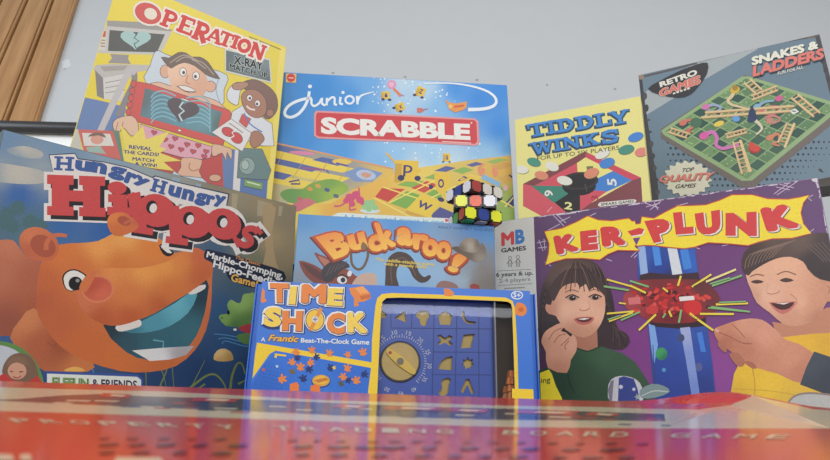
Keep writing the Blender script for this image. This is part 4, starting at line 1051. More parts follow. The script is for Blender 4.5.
def snake(pts, w, c, head=None, hr=4, w2=1.6):
    F.stroke([(x + .4, y + .8) for x, y in pts], w, (70, 84, 76), 4, w2=w2); F.stroke(pts, w, c, 4, w2=w2)
    F.ell(pts[0][0], pts[0][1], hr, hr*.75, head or c, -20, 12)
snake([(683, 123), (690, 120), (693, 127), (686, 131), (692, 132)], 3, (204, 116, 104)); F.ell(696, 123, 6, 5, (78, 112, 88))
snake([(735, 90), (732, 96), (728, 101), (732, 105), (740, 107), (750, 110)], 4, (210, 190, 150), (206, 172, 72), 5); F.ell(735, 88, 3, 3, (160, 130, 60), n=10)
ladder((750, 79), (762, 90), (-6, 4), 4, 1.8); ladder((752, 100), (778, 90), (-1, -4), 6, 1.4)
snake([(706, 107), (714, 105), (721, 108), (715, 112), (708, 110)], 3, (150, 166, 190), (204, 120, 170)); snake([(762, 110), (772, 107), (780, 108), (774, 114), (764, 114)], 3, (206, 110, 110)); snake([(757, 107), (765, 102), (774, 101)], 3, (132, 170, 192))
ladder((701, 117.6), (790, 111), (4, -5), 12, 1.9)
snake([(770, 121), (766, 118), (774, 116), (780, 120), (772, 124)], 3, (196, 130, 120)); F.ell(779, 98.6, 4, 2.8, (206, 96, 144), -20)
ladder((797.6, 94.4), (820, 113), (-6.4, 3.6), 6, 2)
F.ell(736, 119, 4, 3, (104, 156, 206)); F.ell(719, 124, 5.4, 2.6, (222, 194, 90), -20)
snake([(704, 136), (712, 132), (717, 138), (716, 145), (722, 148.6), (731, 147), (739, 145)], 4, (204, 118, 176), (210, 96, 160), 5, 3)
ladder((726, 138), (747, 132.4), (-1, -3.6), 6, 1.3); ladder((667.6, 132), (687, 138), (3, -4), 5, 1.4)
ladder((733, 142), (742, 174), (7, -2), 8, 2); F.stroke([(740.4, 140.6), (750.6, 172)], 2.8, (222, 190, 140))
snake([(770, 138), (778, 134), (779, 141), (772, 144), (780, 146)], 3, (204, 130, 100)); ladder((787, 123), (778, 142.6), (7.6, 1.4), 6, 1.6); F.stroke([(794.4, 123.4), (784.6, 148)], 2.4, (222, 190, 140))
snake([(752, 119), (758, 123), (762, 129), (756, 135)], 4, (206, 200, 170), (60, 68, 100), 5); F.poly([(748, 116), (752, 106), (757, 117), (755, 120), (749, 119)], (58, 66, 98), 2)
F.poly([(789.6, 111), (795, 108.6), (799, 112), (793, 115)], (220, 218, 210)); F.stroke([(792, 111.4), (796, 111.6)], 1, (60, 60, 70))
F.ell(754.6, 149.4, 6, 4.2, (176, 62, 58)); F.poly([(749, 149), (750, 142), (755, 144.6), (760, 147.6), (757, 152)], (206, 78, 70), 2)
F.begin('range_badge', lid, 'dark lens shaped badge with cream and salmon words')
F.poly([(648, 89), (660, 81), (680, 71), (696, 65), (707.6, 63), (707, 74), (699, 86), (690, 95), (678, 98), (660, 95)], (62, 60, 64), 2)
F.text('RETRO', [(659, 82.6), (696.4, 69.4), (697.8, 75.2), (660.4, 87.8)], (222, 218, 204), .045)
rg = [(658.4, 90.4), (699.6, 75.4), (701.6, 83.4), (660.4, 97)]
F.text('GAMES', rg, (226, 190, 176), .075, .15, fit=.04); F.text('GAMES', rg, (208, 116, 104), .04, .15)
for k in range(5): F.stroke([(673 + 3.6*k, 94 - 1.2*k), (675.4 + 3.6*k, 93.2 - 1.2*k)], 1.6, (222, 218, 204))
F.begin('title_lettering', lid, 'cream and salmon capitals with dark shadow')
sk = [(750.4, 57.6), (817, 40.6), (818.6, 48.8), (752, 66)]; ld = [(750.6, 67), (823.4, 48), (825.6, 58.4), (752.8, 77.4)]
F.text('SNAKES &', sk, (58, 64, 72), .055, .1, .8, 1.2); F.text('SNAKES &', sk, (222, 219, 202), .055, .1)
F.text('LADDERS', ld, (58, 64, 72), .05, .2, .8, 1.4); F.text('LADDERS', ld, (216, 122, 112), .05, .2)
F.text('FUN FOR ALL', [(777.4, 72.4), (803, 65.6), (803.4, 68.8), (777.8, 75.6)], (214, 212, 200), .02, .1)
F.begin('quality_badge', lid, 'cream scalloped badge')
F.poly([(687.4 + (23 + 1.8*math.sin(18*a)) * math.cos(a), 179 + (17 + 1.4*math.sin(18*a)) * math.sin(a)) for a in (2*math.pi*i/108 for i in range(108))], (212, 206, 184))
F.text('TOP', [(682.6, 168.6), (694.6, 167.4), (694, 171.6), (682, 172.8)], (52, 50, 52), .03, .25); F.text('GAMES', [(675.8, 184.8), (696.4, 183.6), (695.8, 187.8), (675.2, 189)], (52, 50, 52), .03, .25)
qq = [(659.4, 176), (714.8, 172), (713, 181), (659.4, 183.6)]
F.text('QUALITY', qq, (120, 90, 84), .045, .25, .5, .9); F.text('QUALITY', qq, (214, 128, 112), .045, .25)
F.end()

# ------------------------------------------------------------------ stick-and-marble game, front right
KP = (.2791, .73, 0, -30.77, 10.59, 1.81)
root, lid, F = game_box('board_game_box', 'worn purple upright game box with two children and blue tube at the front right', KP, .4128, .3024, .05, (140, 118, 146), 0, (206, 200, 194))
SK, SKD, SKL, HAIR = (208, 152, 124), (180, 120, 96), (222, 172, 144), (64, 50, 48)
F.begin('cover_print', lid)
F.whole(None, [(540, 225, (100, 74, 106)), (600, 210, (96, 72, 104)), (700, 195, (100, 74, 106)), (810, 190, (104, 78, 112)), (820, 220, (104, 72, 114)), (620, 270, (106, 66, 112)), (720, 255, (110, 62, 114)), (730, 300, (114, 60, 118)), (630, 310, (112, 60, 116)), (640, 340, (122, 56, 124)), (720, 370, (136, 66, 138)), (545, 330, (70, 50, 70)), (730, 270, (108, 64, 116))], 34, 26)
F.poly([(485, 218), (533.4, 210), (536.4, 290), (541, 400), (543, 440), (480, 440)], (204, 202, 196))
F.begin('panel_lettering', lid)
F.text('M', [(501, 232.6), (514, 231), (514.4, 244.6), (501.4, 246.4)], (204, 76, 78), .05); F.text('B', [(515, 230), (524.4, 228.6), (524.8, 243), (515.4, 244.6)], (70, 124, 184), .05)
F.text('GAMES', [(501, 248.4), (526, 245.6), (526.2, 250.2), (501.2, 252.8)], (58, 58, 62), .035)
for x, y, h in ((510, 258, 9), (518, 257, 10)):
    F.stroke(ring_pts(x, y, 1.6, 1.6, 0, 10), .6, (120, 118, 118), closed=True); F.stroke([(x - 3, y + 6), (x - 1, y + 2.4), (x + 1, y + 2.4), (x + 3, y + 6)], .7, (120, 118, 118)); F.stroke([(x - 1.6, y + h), (x - 1.2, y + 3), (x + 1.2, y + 3), (x + 1.6, y + h)], .7, (120, 118, 118)); F.stroke([(x, y + 5), (x, y + h)], .6, (120, 118, 118))
F.stroke([(497, 271), (531, 269.4)], .5, (120, 118, 118)); F.stroke([(498, 285.6), (532, 283.6)], .5, (120, 118, 118))
F.text('6 years & up.', [(496, 272.6), (533, 270.6), (533.2, 276.2), (496.2, 278.4)], (62, 62, 64), .02); F.text('2-4 players', [(499, 279), (530, 277), (530.2, 282), (499.2, 284.2)], (108, 106, 106), 0)
F.stroke([(504, 288.6), (525, 287.4)], 1.2, (150, 148, 146))
F.begin('scratches', lid)
SC_ = (196, 178, 198)
for a in ((552, 214, 564, 226), (556, 214, 566, 223), (559, 222, 570, 217), (645, 203, 659, 208), (650, 210, 661, 201), (646, 207, 660, 203), (654, 202, 658, 210), (537, 243, 546, 241), (538, 248, 547, 247), (539, 240, 543, 251), (544, 239, 545, 250), (777, 195, 798, 181), (774, 194, 789, 183), (776, 187, 790, 190), (779, 184, 794, 188),
    (631, 257, 638, 250), (634, 258, 640, 252), (560, 224, 545, 232), (590, 216, 596, 213), (732, 195, 738, 199), (676, 206, 688, 203), (806, 199, 813, 195), (805, 196, 812, 201), (806, 235, 814, 229), (694, 247, 700, 249), (722, 246, 735, 243), (545, 262, 551, 266), (606, 259, 612, 261), (640, 250, 646, 247)):
    F.stroke([a[:2], a[2:]], .7, SC_)
for k in range(56):
    x = rnd.uniform(495, 818); y = 222.6 - (x - 495)*.1385 + rnd.uniform(0, 1.3); F.stroke([(x, y), (x + rnd.uniform(3, 9), y - .9)], rnd.uniform(.4, 1.1), (206, 196, 206))
for k in range(26):
    y = rnd.uniform(178, 232); x = 817 + (y - 178)*.22 - rnd.uniform(0, 1.8); F.stroke([(x, y), (x + .8, y + rnd.uniform(2, 6))], rnd.uniform(.5, 1.4), (204, 194, 206))
F.ell(814.6, 179.6, 3, 2.4, (206, 200, 206))
for k in range(40):
    x, y = rnd.uniform(620, 812), rnd.uniform(190, 240); F.stroke([(x, y), (x + rnd.uniform(-5, 5), y + rnd.uniform(-4, 4))], .35, (150, 122, 156))
F.begin('girl_picture', lid, 'girl in green sweater with dark hair')
F.poly([(541, 344), (538, 330), (539, 312), (541, 292), (547, 276), (556, 263), (570, 258), (584, 258), (598, 265), (606, 278), (612, 294), (615, 312), (617, 328), (626, 333), (630, 342), (622, 350), (606, 348), (590, 346), (560, 350), (548, 352)], None, 2,
  grad=[(560, 268, (92, 72, 66)), (580, 262, (84, 66, 60)), (600, 275, (56, 42, 44)), (545, 300, (58, 44, 46)), (610, 310, (50, 38, 42)), (620, 340, (60, 44, 48)), (545, 335, (48, 38, 42)), (570, 275, (110, 86, 76))], g=5)
for k in range(12): F.stroke([(566 + 3*k, 262 + abs(k - 5)*.6), (560 + 4*k, 274), (555 + 4.8*k, 288)], .7, (104, 80, 72), 3)
for k in range(10): F.stroke([(604 + k*.9, 290 + 4*k), (611 + k*.8, 312 + 2*k), (612 + 1.6*k, 338 + (k % 3)*4)], .9, (84, 62, 58) if k % 2 else (42, 32, 36), 3)
for k in range(7): F.stroke([(546 - k*.6, 290 + 3*k), (542, 312 + 2*k), (543 + k, 338)], .8, (84, 64, 58) if k % 2 else (40, 32, 36), 3)
F.poly([(575, 332), (597, 326), (598, 350), (574, 352)], (176, 118, 94))
F.poly([(553, 296), (556, 284), (566, 279), (585, 280), (600, 287), (605, 298), (605, 312), (601, 324), (594, 333), (584, 337.6), (572, 334), (562, 326), (556, 316), (549, 314), (545.6, 309), (546.4, 304), (551, 305)], None, 2,
  grad=[(566, 290, (206, 150, 122)), (585, 292, (218, 166, 138)), (600, 300, (212, 156, 128)), (566, 310, (222, 170, 142)), (598, 314, (222, 168, 140)), (575, 330, (196, 138, 112)), (552, 308, (190, 132, 108)), (590, 332, (200, 142, 114)), (585, 308, (226, 174, 146))], g=4)
F.poly([(552, 300), (550, 288), (560, 274), (574, 268), (592, 272), (604, 284), (607, 298), (600, 291), (594, 287), (589, 291), (586, 284), (580, 288), (577, 283), (566, 285), (560, 290), (555, 300)], (72, 55, 52), 2)
F.poly([(566, 298.4), (572, 295.4), (579, 298.4), (572, 301.4)], (176, 138, 120), 2); F.poly([(589, 297.8), (595, 295), (602, 297.6), (595, 300.6)], (176, 138, 120), 2); F.ell(572.6, 298.2, 3.4, 2.5, (52, 36, 34)); F.ell(595.4, 297.6, 3.2, 2.4, (52, 36, 34)); F.stroke([(565.4, 298), (572, 294.8), (579.4, 297.8)], 1.2, (58, 40, 36), 3); F.stroke([(588.6, 297.2), (595, 294.4), (602, 297)], 1.2, (58, 40, 36), 3); F.ell(573.6, 297.2, .7, .6, (220, 210, 204), n=8); F.ell(596.4, 296.6, .7, .6, (220, 210, 204), n=8)
F.stroke([(565, 292.4), (572, 290), (579, 292)], 1, (136, 94, 78), 3); F.stroke([(589, 291.4), (595, 289.6), (601, 292)], 1, (136, 94, 78), 3)
F.stroke([(579, 309), (582, 310.6), (587, 310.2), (590, 308)], 1.1, (184, 122, 100), 3); F.stroke([(588, 300), (589.4, 305), (590.4, 307.4)], .8, (204, 148, 122), 3)
F.poly([(574, 319), (582, 317), (594, 317.4), (591, 323), (583, 325), (577, 323)], (186, 98, 88), 2); F.poly([(576, 319.4), (584, 318), (592, 318.2), (589, 321.4), (582, 322.4)], (92, 44, 42), 2); F.poly([(578, 319.4), (584, 318.2), (590, 318.6), (584, 320)], (226, 216, 206), 1)
F.poly([(536, 372), (550, 366), (566, 374), (572, 358), (578, 348), (588, 351), (600, 346), (622, 353), (635, 362), (645, 377), (652, 388), (660, 420), (536, 420)], None, 1, grad=[(600, 356, (62, 92, 66)), (585, 375, (50, 76, 54)), (630, 365, (56, 82, 58)), (560, 385, (40, 62, 46)), (610, 395, (46, 72, 50)), (545, 378, (44, 66, 48)), (640, 390, (52, 76, 54))], g=6)
F.stroke([(568, 374), (570, 384), (575, 394)], 1.4, (34, 52, 40), 3); F.stroke([(577, 348), (588, 351.4), (601, 346.4)], 1.4, (44, 66, 48), 3)
for k in range(9): F.stroke([(577 + (k-4)*1.2, 262 + abs(k-4)*.5), (570 + 3.2*k - 4, 274), (561 + 4.7*k, 287 + (k % 3)*2.4)], .9, (112, 84, 74) if k % 3 == 0 else (56, 42, 42), 3)
F.poly([(542, 338), (546, 331), (553, 326.6), (560, 323.4), (564, 327), (561, 331), (566, 332.6), (571, 337), (573, 334), (577, 341), (576, 352), (571, 360), (567, 373), (548, 368), (546, 352), (542, 344)], None, 2,
  grad=[(550, 332, (208, 150, 122)), (570, 345, (216, 160, 132)), (556, 352, (206, 148, 120)), (558, 368, (190, 130, 104)), (545, 342, (196, 138, 112))], g=3.5)
for p in ([(549, 340), (554, 332), (562, 328)], [(554, 343), (559, 336), (566, 334)], [(561, 346), (565, 342), (569, 338)], [(566, 350), (565, 346), (569, 341)]): F.stroke(p, .9, (152, 98, 78), 3)
F.poly([(540, 373), (549, 369.6), (552, 374), (556, 386), (562, 398), (566, 430), (542, 430)], (228, 204, 50)); F.text('ing', [(541, 378.4), (550.6, 377), (550.4, 384), (541, 385)], (50, 46, 40), .01)
F.poly([(541, 405), (800, 405), (800, 412), (541, 412)], (100, 60, 100))
F.begin('tower_picture', lid, 'blue tube tower bristling with yellow and green sticks')
F.poly([(637, 246), (694, 242), (699, 279), (638, 279)], None, grad=[(640, 255, (60, 92, 170)), (660, 270, (44, 66, 146)), (690, 260, (52, 98, 184)), (676, 250, (50, 74, 150)), (668, 277, (46, 50, 96))], g=4)
F.poly([(638, 246), (645, 245), (648.6, 278), (641, 279)], (148, 172, 212)); F.poly([(652, 246), (659, 245), (662, 265), (655, 266)], (74, 136, 212)); F.poly([(667, 245), (676, 243.6), (683, 277), (673, 278)], (206, 210, 214)); F.poly([(680, 250), (688, 249), (692, 268), (684, 270)], (66, 128, 206))
F.poly([(640, 275), (650, 272.6), (672, 275), (698, 272.4), (700, 280), (640, 281)], (64, 40, 50))
F.poly([(652, 318), (706, 318), (706, 326), (694, 330), (664, 330), (650, 326)], (52, 30, 38), 1)
F.poly([(648, 324), (656, 327), (680, 329), (707, 326), (712, 360), (716, 398), (716, 420), (656, 420), (653, 384)], None, grad=[(660, 335, (50, 72, 150)), (700, 350, (44, 74, 156)), (670, 370, (44, 66, 146)), (705, 390, (38, 56, 126)), (660, 390, (42, 60, 136)), (690, 335, (52, 80, 158))], g=5)
F.poly([(648.6, 324), (655, 326), (658, 345), (654, 366), (651, 345)], (122, 158, 212), 1); F.poly([(680, 328), (690, 327), (694, 355), (700, 396), (692, 398), (686, 360)], None, grad=[(685, 330, (156, 164, 204)), (690, 360, (126, 144, 200)), (696, 392, (110, 130, 190))], g=4)
F.poly([(697, 333), (702, 332), (706, 352), (701, 352)], (64, 120, 204)); F.stroke([(653, 345), (655, 384)], .8, (52, 60, 84))
F.ell(661.6, 354, 6, 6.4, (52, 132, 84), grad=[(660, 352, (62, 150, 92)), (665, 358, (44, 110, 80))]); F.ell(681, 338, 3.6, 4, (64, 72, 110)); F.ell(699, 367, 3.4, 4.4, (84, 90, 140)); F.ell(664, 370, 2, 2, (80, 140, 190))
F.poly([(623, 300), (626, 292), (636, 282), (650, 279.6), (697, 279.6), (711, 286), (720, 298), (718, 309), (704, 318), (690, 323), (656, 323), (637, 314), (626, 308)], None, 2, grad=[(630, 300, (164, 66, 70)), (660, 300, (150, 40, 44)), (690, 300, (170, 44, 46)), (712, 300, (110, 44, 50)), (640, 290, (130, 52, 56)), (700, 288, (96, 48, 50)), (670, 318, (110, 30, 36)), (660, 284, (120, 44, 50))], g=4)
rnd = random.Random(21)
for k in range(90):
    x = 672 + rnd.gauss(0, 22); y = 301 + rnd.gauss(0, 8)
    if ((x - 672)/46)**2 + ((y - 301)/19)**2 < 1: F.poly(ring_pts(x, y, rnd.uniform(1.4, 4.4), rnd.uniform(1, 2.6), rnd.uniform(-50, 50), 7), rnd.choice([(196, 46, 46), (212, 66, 58), (88, 24, 32), (170, 34, 40), (206, 84, 76), (70, 28, 36), (184, 40, 44)]))
F.poly([(628, 298), (640, 297), (641, 304), (629, 305)], (206, 110, 112), 1); F.poly([(679, 297), (694, 296), (694.6, 300), (680, 301.4)], (222, 214, 210))
F.poly([(684, 303), (694, 300), (701, 304), (701, 312), (692, 316), (685, 311)], (204, 46, 46), 2); F.poly([(646, 308), (656, 306), (658, 313), (648, 314)], (196, 60, 56), 2)
YE, GN, CR = (230, 204, 70), (126, 178, 112), (228, 214, 140)
for a, c, w in (((607, 279.6, 631, 286.4), YE, 1.7), ((630, 285.6, 646, 293), YE, 1.9), ((630, 281, 649, 287), GN, 1.7), ((604, 286.4, 629, 290.4), GN, 1.8), ((607, 313.8, 634, 311.4), YE, 1.7), ((609, 321.4, 633, 312.6), YE, 1.7), ((608, 319.6, 621, 315.6), GN, 1.2), ((621, 320.4, 640, 312), GN, 1.7), ((639, 330.4, 656, 314.6), YE, 2), ((678, 286, 681, 276), YE, 2), ((619, 303, 626, 304), YE, 1.4),
    ((706, 282, 736, 269.6), CR, 2), ((692, 287, 711.4, 274.6), YE, 2), ((712, 286, 742, 275.6), GN, 2), ((710, 284, 730, 278), GN, 1.4), ((716, 304.6, 748, 303.4), YE, 2), ((719, 302.6, 746, 301.6), GN, 1.4), ((711, 307, 750, 312), GN, 1.7), ((708, 308, 742, 311.4), GN, 1.2), ((700, 314, 734, 314.2), YE, 2), ((690, 314, 713.4, 330.6), YE, 2.1), ((663, 288, 668, 292), YE, 1.7), ((669, 311, 671.6, 317), YE, 1.9), ((679, 323, 681.4, 310), GN, 1.9), ((663, 318, 665.6, 313.6), GN, 1.7), ((690, 313, 697, 319), YE, 1.4), ((693, 286, 700, 282), YE, 1.4)):
    F.stroke([(a[0] + .3, a[1] + .7), (a[2] + .3, a[3] + .7)], w, (84, 50, 52)); F.stroke([a[:2], a[2:]], w, c)
F.poly([(714, 391), (730, 394), (750, 398), (770, 405), (770, 420), (712, 420)], None, grad=[(716, 394, (58, 70, 130)), (740, 398, (72, 88, 150)), (764, 405, (120, 120, 140))], g=4)
F.begin('ball_picture', lid)
F.poly([(608, 390), (611, 380), (620, 376), (632, 377.6), (640, 383), (643, 393), (640, 404), (612, 404)], (188, 182, 188), 2); F.poly([(619, 378), (624, 376.4), (634, 379), (641, 388), (640, 404), (618, 404)], (50, 62, 128), 1); F.poly([(634, 379), (640, 384), (643.6, 394), (640, 404), (638, 390)], (190, 184, 190), 1)
F.poly([(608, 390), (611, 381), (614, 380), (612, 404), (610, 404)], (120, 112, 126)); F.poly(star_pts(621, 387, 2.6, 1.6, 7), (190, 188, 204)); F.poly(star_pts(634, 389.4, 2.2, 1.2, 7), (190, 188, 204)); F.poly(star_pts(638, 397, 4, 1.6, 6), (150, 156, 150))
F.poly([(640, 390), (652, 384), (664, 386), (670, 392), (655, 398), (642, 398)], (120, 136, 136), 2); F.stroke([(642, 396), (654, 391), (668, 392)], 1, (176, 184, 180), 3)
F.begin('boy_picture', lid, 'laughing boy in yellow shirt')
F.poly([(722, 405), (731, 392), (734, 374), (741, 360), (775, 336), (800, 332), (830, 328), (880, 326), (890, 430), (720, 430)], None, 1, grad=[(745, 370, (224, 180, 52)), (800, 345, (226, 176, 50)), (770, 385, (228, 184, 54)), (740, 395, (212, 168, 52)), (828, 340, (216, 164, 48)), (790, 400, (214, 172, 60))], g=6)
F.stroke([(752, 366), (755, 384), (754, 398)], 1.2, (190, 146, 46), 3); F.stroke([(733, 389), (770, 391), (800, 396)], .8, (196, 152, 50), 3)
F.poly([(772, 322), (800, 326), (826, 308), (850, 306), (852, 332), (812, 334), (778, 338)], (190, 128, 100), 1)
F.poly([(746, 276), (750, 266), (764, 257), (782, 254), (802, 260), (808, 270), (820, 276), (840, 280), (842, 300), (827, 302), (822, 313), (812, 322), (797, 326.4), (783, 324), (770, 313), (757, 303), (751, 290)], None, 2,
  grad=[(757, 275, (222, 170, 140)), (785, 268, (226, 172, 140)), (768, 295, (226, 174, 146)), (800, 300, (222, 166, 136)), (790, 320, (206, 146, 118)), (815, 300, (206, 146, 116)), (755, 296, (206, 152, 126)), (820, 318, (186, 124, 98)), (835, 290, (196, 136, 108))], g=5)
F.poly([(742, 268), (744, 253), (757, 243), (776, 238.6), (800, 237.4), (818, 233), (840, 236), (866, 250), (866, 290), (842, 284), (820, 279.6), (810, 272), (803, 262), (790, 257), (776, 259), (763, 265), (752, 272), (748, 276)], None, 2,
  grad=[(750, 258, (72, 56, 52)), (775, 246, (96, 76, 68)), (800, 242, (104, 84, 76)), (812, 262, (62, 50, 50)), (828, 250, (70, 58, 58)), (825, 275, (58, 46, 46)), (765, 262, (64, 50, 48))], g=5)
for k in range(9): F.stroke([(796 - 2*k, 240 + .6*k), (782 - 4*k, 247 + k), (772 - 3.4*k, 258 + 1.4*k)], .8, (126, 102, 90), 3)
for k in range(5): F.stroke([(806 + 4*k, 246 - k), (816 + 4*k, 254), (824 + 3*k, 262)], .8, (104, 88, 84), 3)
F.ell(829, 290, 5, 7.4, (204, 144, 114), -10); F.stroke([(827, 286), (830, 289), (828, 294)], .8, (160, 104, 84), 3)
F.poly([(750.6, 282), (757, 280), (764, 282), (757, 284)], (78, 54, 48), 2); F.poly([(779.6, 280.6), (786, 278), (794, 280.6), (786, 282.6)], (78, 54, 48), 2); F.stroke([(750, 277), (757, 274.6), (764, 276)], 1.3, (142, 98, 76), 3); F.stroke([(777, 275), (786, 271.6), (796, 275)], 1.3, (142, 98, 76), 3)
F.stroke([(767, 293), (771, 294.4), (777, 293.2), (780, 291)], 1.1, (188, 126, 104), 3); F.stroke([(768, 283), (767, 288), (766, 292)], .7, (212, 158, 132), 3); F.stroke([(790, 294), (796, 299), (797, 305)], .9, (190, 130, 106), 3)
F.poly([(769, 302.6), (780, 303), (796, 301.6), (791, 310), (783, 314.4), (776, 311)], (192, 108, 98), 2); F.poly([(771, 303), (780, 304), (794, 302.4), (789, 308.6), (782, 310), (776, 308)], (74, 34, 34), 2); F.poly([(773, 303), (780, 303.6), (790, 302.6), (784, 304.8)], (228, 220, 212), 1)
F.begin('hand_picture', lid)
F.poly([(714, 331), (716, 328), (724, 325), (736, 321), (750, 318.6), (762, 320), (770, 325), (778, 332), (786, 340), (812, 352), (806, 384), (778, 374), (755, 367.6), (741, 362), (733, 353), (722, 346), (716, 338)], None, 2,
  grad=[(722, 330, (196, 128, 100)), (745, 324, (210, 148, 120)), (765, 335, (212, 148, 122)), (790, 360, (206, 140, 112)), (745, 350, (188, 120, 94)), (770, 365, (198, 130, 102)), (800, 372, (190, 122, 96)), (725, 342, (176, 108, 84))], g=4)
F.poly([(718, 346), (724, 352), (727, 352), (725, 345), (719, 341)], (170, 106, 86), 2); F.poly([(729, 354), (736, 365), (742, 367), (745, 362), (738, 353)], (172, 106, 84), 2); F.poly([(744, 362), (752, 368.6), (757, 368), (752, 362)], (168, 102, 82), 2)
F.stroke([(718, 332), (730, 337), (742, 343), (752, 344)], 1, (150, 92, 72), 4); F.stroke([(732, 324), (738, 330), (745, 338)], 1, (160, 100, 78), 3); F.ell(717, 330.6, 2.6, 1.6, (216, 160, 138), 30)
F.poly([(800, 384.6), (806, 368), (814, 351.6), (830, 357), (870, 372), (870, 420), (830, 396)], None, 0, grad=[(812, 365, (66, 72, 82)), (828, 380, (54, 58, 68)), (850, 390, (60, 64, 74))], g=5)
F.poly([(786, 408), (792, 398), (804, 393.6), (822, 394), (850, 398), (850, 430), (786, 430)], (178, 174, 170), 2); F.stroke([(786, 408), (792, 398), (804, 393.6), (822, 394), (850, 398)], 2, (140, 120, 112), 3)
F.begin('title_lettering', lid, 'red block title on a yellow burst')
burst = [(545, 232), (562, 229), (576, 223), (588, 216.6), (598, 220.6), (612, 221.6), (629, 219), (632, 222), (634.6, 221.6), (636, 225), (641, 224), (642, 217.4), (654, 219), (668, 211.4), (678, 206.6), (690, 206.4), (706, 205.6), (720, 201), (732, 195.6), (752, 195.4), (768, 199.6), (788, 200), (800, 198), (809, 195.6), (803, 203), (800.4, 213), (803, 224), (811, 233.4), (792, 238), (772, 238.6), (758, 242), (748, 245.4), (732, 243.8), (708, 242.4), (694, 247), (684, 248.4), (668, 247), (655, 245.4), (644, 245), (637, 246), (635.6, 244.6), (634.6, 247), (639.6, 250.6), (618, 250), (608, 254), (600, 259.6), (582, 258), (566, 258.4), (554, 261.6), (546, 265), (549, 254), (549.8, 244)]
F.stroke(burst, 2.2, (190, 84, 66), closed=True); F.poly(burst, (236, 212, 64))
kp = [('K', [(553, 236.4), (574, 233.4), (580, 250.6), (557, 255.4)]), ('E', [(580, 231.6), (597, 229.6), (598.4, 249.6), (581.4, 251.4)]), ('R', [(600, 227.4), (623, 225.4), (626.6, 245), (602.6, 247.4)]), ('P', [(644.4, 221.4), (669, 217.6), (671, 240), (654, 243.4)]),
      ('L', [(673, 213), (692.4, 211), (694, 233.6), (676, 235)]), ('U', [(694.6, 214), (720, 210), (721, 233.4), (698, 236)]), ('N', [(725.6, 213.4), (756.6, 212), (757, 236.4), (725.6, 236)]), ('K', [(759.4, 208.6), (790, 203.6), (801, 227.6), (767, 232.6)])]
F.letters(kp, (92, 74, 74), .098, 2.2, 1.4, fit=.085); F.letters(kp, (226, 216, 206), .085, 1.7, 1); F.letters(kp, (206, 68, 68), .085)
F.poly([(628.6, 232.6), (640, 229), (645.6, 230.6), (643, 235.8), (632.4, 237.4)], (226, 216, 206)); F.poly([(627.6, 231.6), (639.4, 228), (644.4, 229.6), (642, 234.4), (631.6, 236.2)], (206, 68, 68)); F.poly([(633, 238.6), (640.4, 237.6), (636.6, 245.6)], (104, 70, 130))
F.end()

# ------------------------------------------------------------------ clockwork shape game with a window, front centre
TSP = (-.0184, .70, 0, 3.48, 6.25, -.17)
W, H, TD = .322, .1671, .046
w2, u2, nn = frame(*TSP)
B = Vector(TSP[:3])
low = min((B + w2*sx*(W/2 + .008) - nn*ty).z for sx in (-1, 1) for ty in (0, TD))
k = (.0005 - low) / u2.z
B = B + u2*k; H -= k
M = Matrix(((w2.x, -nn.x, u2.x, B.x), (w2.y, -nn.y, u2.y, B.y), (w2.z, -nn.z, u2.z, B.z), (0, 0, 0, 1)))
root = empty('board_game_box', M)
tag(root, 'low bright blue and yellow game box with a clear window onto a dial, front centre', 'board game box', 'upright game boxes')
BLUE = plain('blue_card', (52, 112, 204), .35, .4)
BROWN = plain('raw_board', (96, 80, 70), .8, .1)
F = Face(M, W, H)
hole_px = [(381.2, 309), (382.4, 301.6), (386.6, 298), (400, 297.6), (450, 299), (500, 301), (508, 301.8), (511.2, 304), (512.2, 309), (513.6, 350), (515.2, 400), (515.8, 421), (375.8, 419), (377.4, 390), (379.6, 340)]
hole = [F.loc(p) for p in hole_px]
outer = [(-W/2, 0), (W/2, 0), (W/2, H), (-W/2, H)]
r = cdt(outer, [hole])
def plate(name, r, y0, y1, mat, parent):
    bm = bmesh.new()
    vs = [bm.verts.new((v[0], y0, v[1])) for v in r[0]]
    fs = []
    for f in r[1]:
        try: fs.append(bm.faces.new([vs[i] for i in f]))
        except ValueError: pass
    g = bmesh.ops.extrude_face_region(bm, geom=bm.faces[:])
    for v in [e for e in g['geom'] if isinstance(e, bmesh.types.BMVert)]: v.co.y = y1
    bmesh.ops.recalc_face_normals(bm, faces=bm.faces[:])
    me = bpy.data.meshes.new(name); bm.to_mesh(me); bm.free()
    return link(name, me, mat, parent)
fp = plate('front_panel', r, 0, .0014, BLUE, root)
bm = bmesh.new()
X = W/2
for a in ((-X, -X + .001, .0015, .0085, .0005, H), (X - .001, X, .0015, .0085, .0005, H), (-X + .0011, X - .0011, .0015, .0085, H - .001, H)): boxbm(bm, *a)
me = bpy.data.meshes.new('panel_edge'); bm.to_mesh(me); bm.free(); link('panel_edge', me, BLUE, fp)
XO = X + .0078
bm = bmesh.new()
for a in ((-XO, XO, TD - .001, TD, 0, H - .002), (-XO, -XO + .0012, .0045, TD - .0011, 0, H - .002), (XO - .0012, XO, .0045, TD - .0011, 0, H - .002), (-XO + .0013, XO - .0013, .0045, TD - .0011, 0, .001), (-XO + .0013, XO - .0013, .009, TD - .0011, H - .003, H - .002), (-XO + .0013, -X + .0005, .009, .010, .0012, H - .0032), (X - .0005, XO - .0013, .009, .010, .0012, H - .0032)): boxbm(bm, *a)
me = bpy.data.meshes.new('carton'); bm.to_mesh(me); bm.free()
link('carton', me, BLUE, root)
# inner compartment wall right of the board and brown liner
xdiv = F.loc((495, 340))[0]
F3 = Face(M, W, H, depth=.012)
xr0, xr1 = F3.loc((494.5, 340))[0], F3.loc((512, 340))[0]
box('liner', xr0 - .002, XO - .002, TD - .0026, TD - .0014, .0012, H - .0035, BROWN, root)
box('divider', xr0 - .0012, xr0 + .0004, .004, TD - .003, .0012, H - .006, plain('pale_plastic_edge', (150, 146, 146), .3, .5), root)
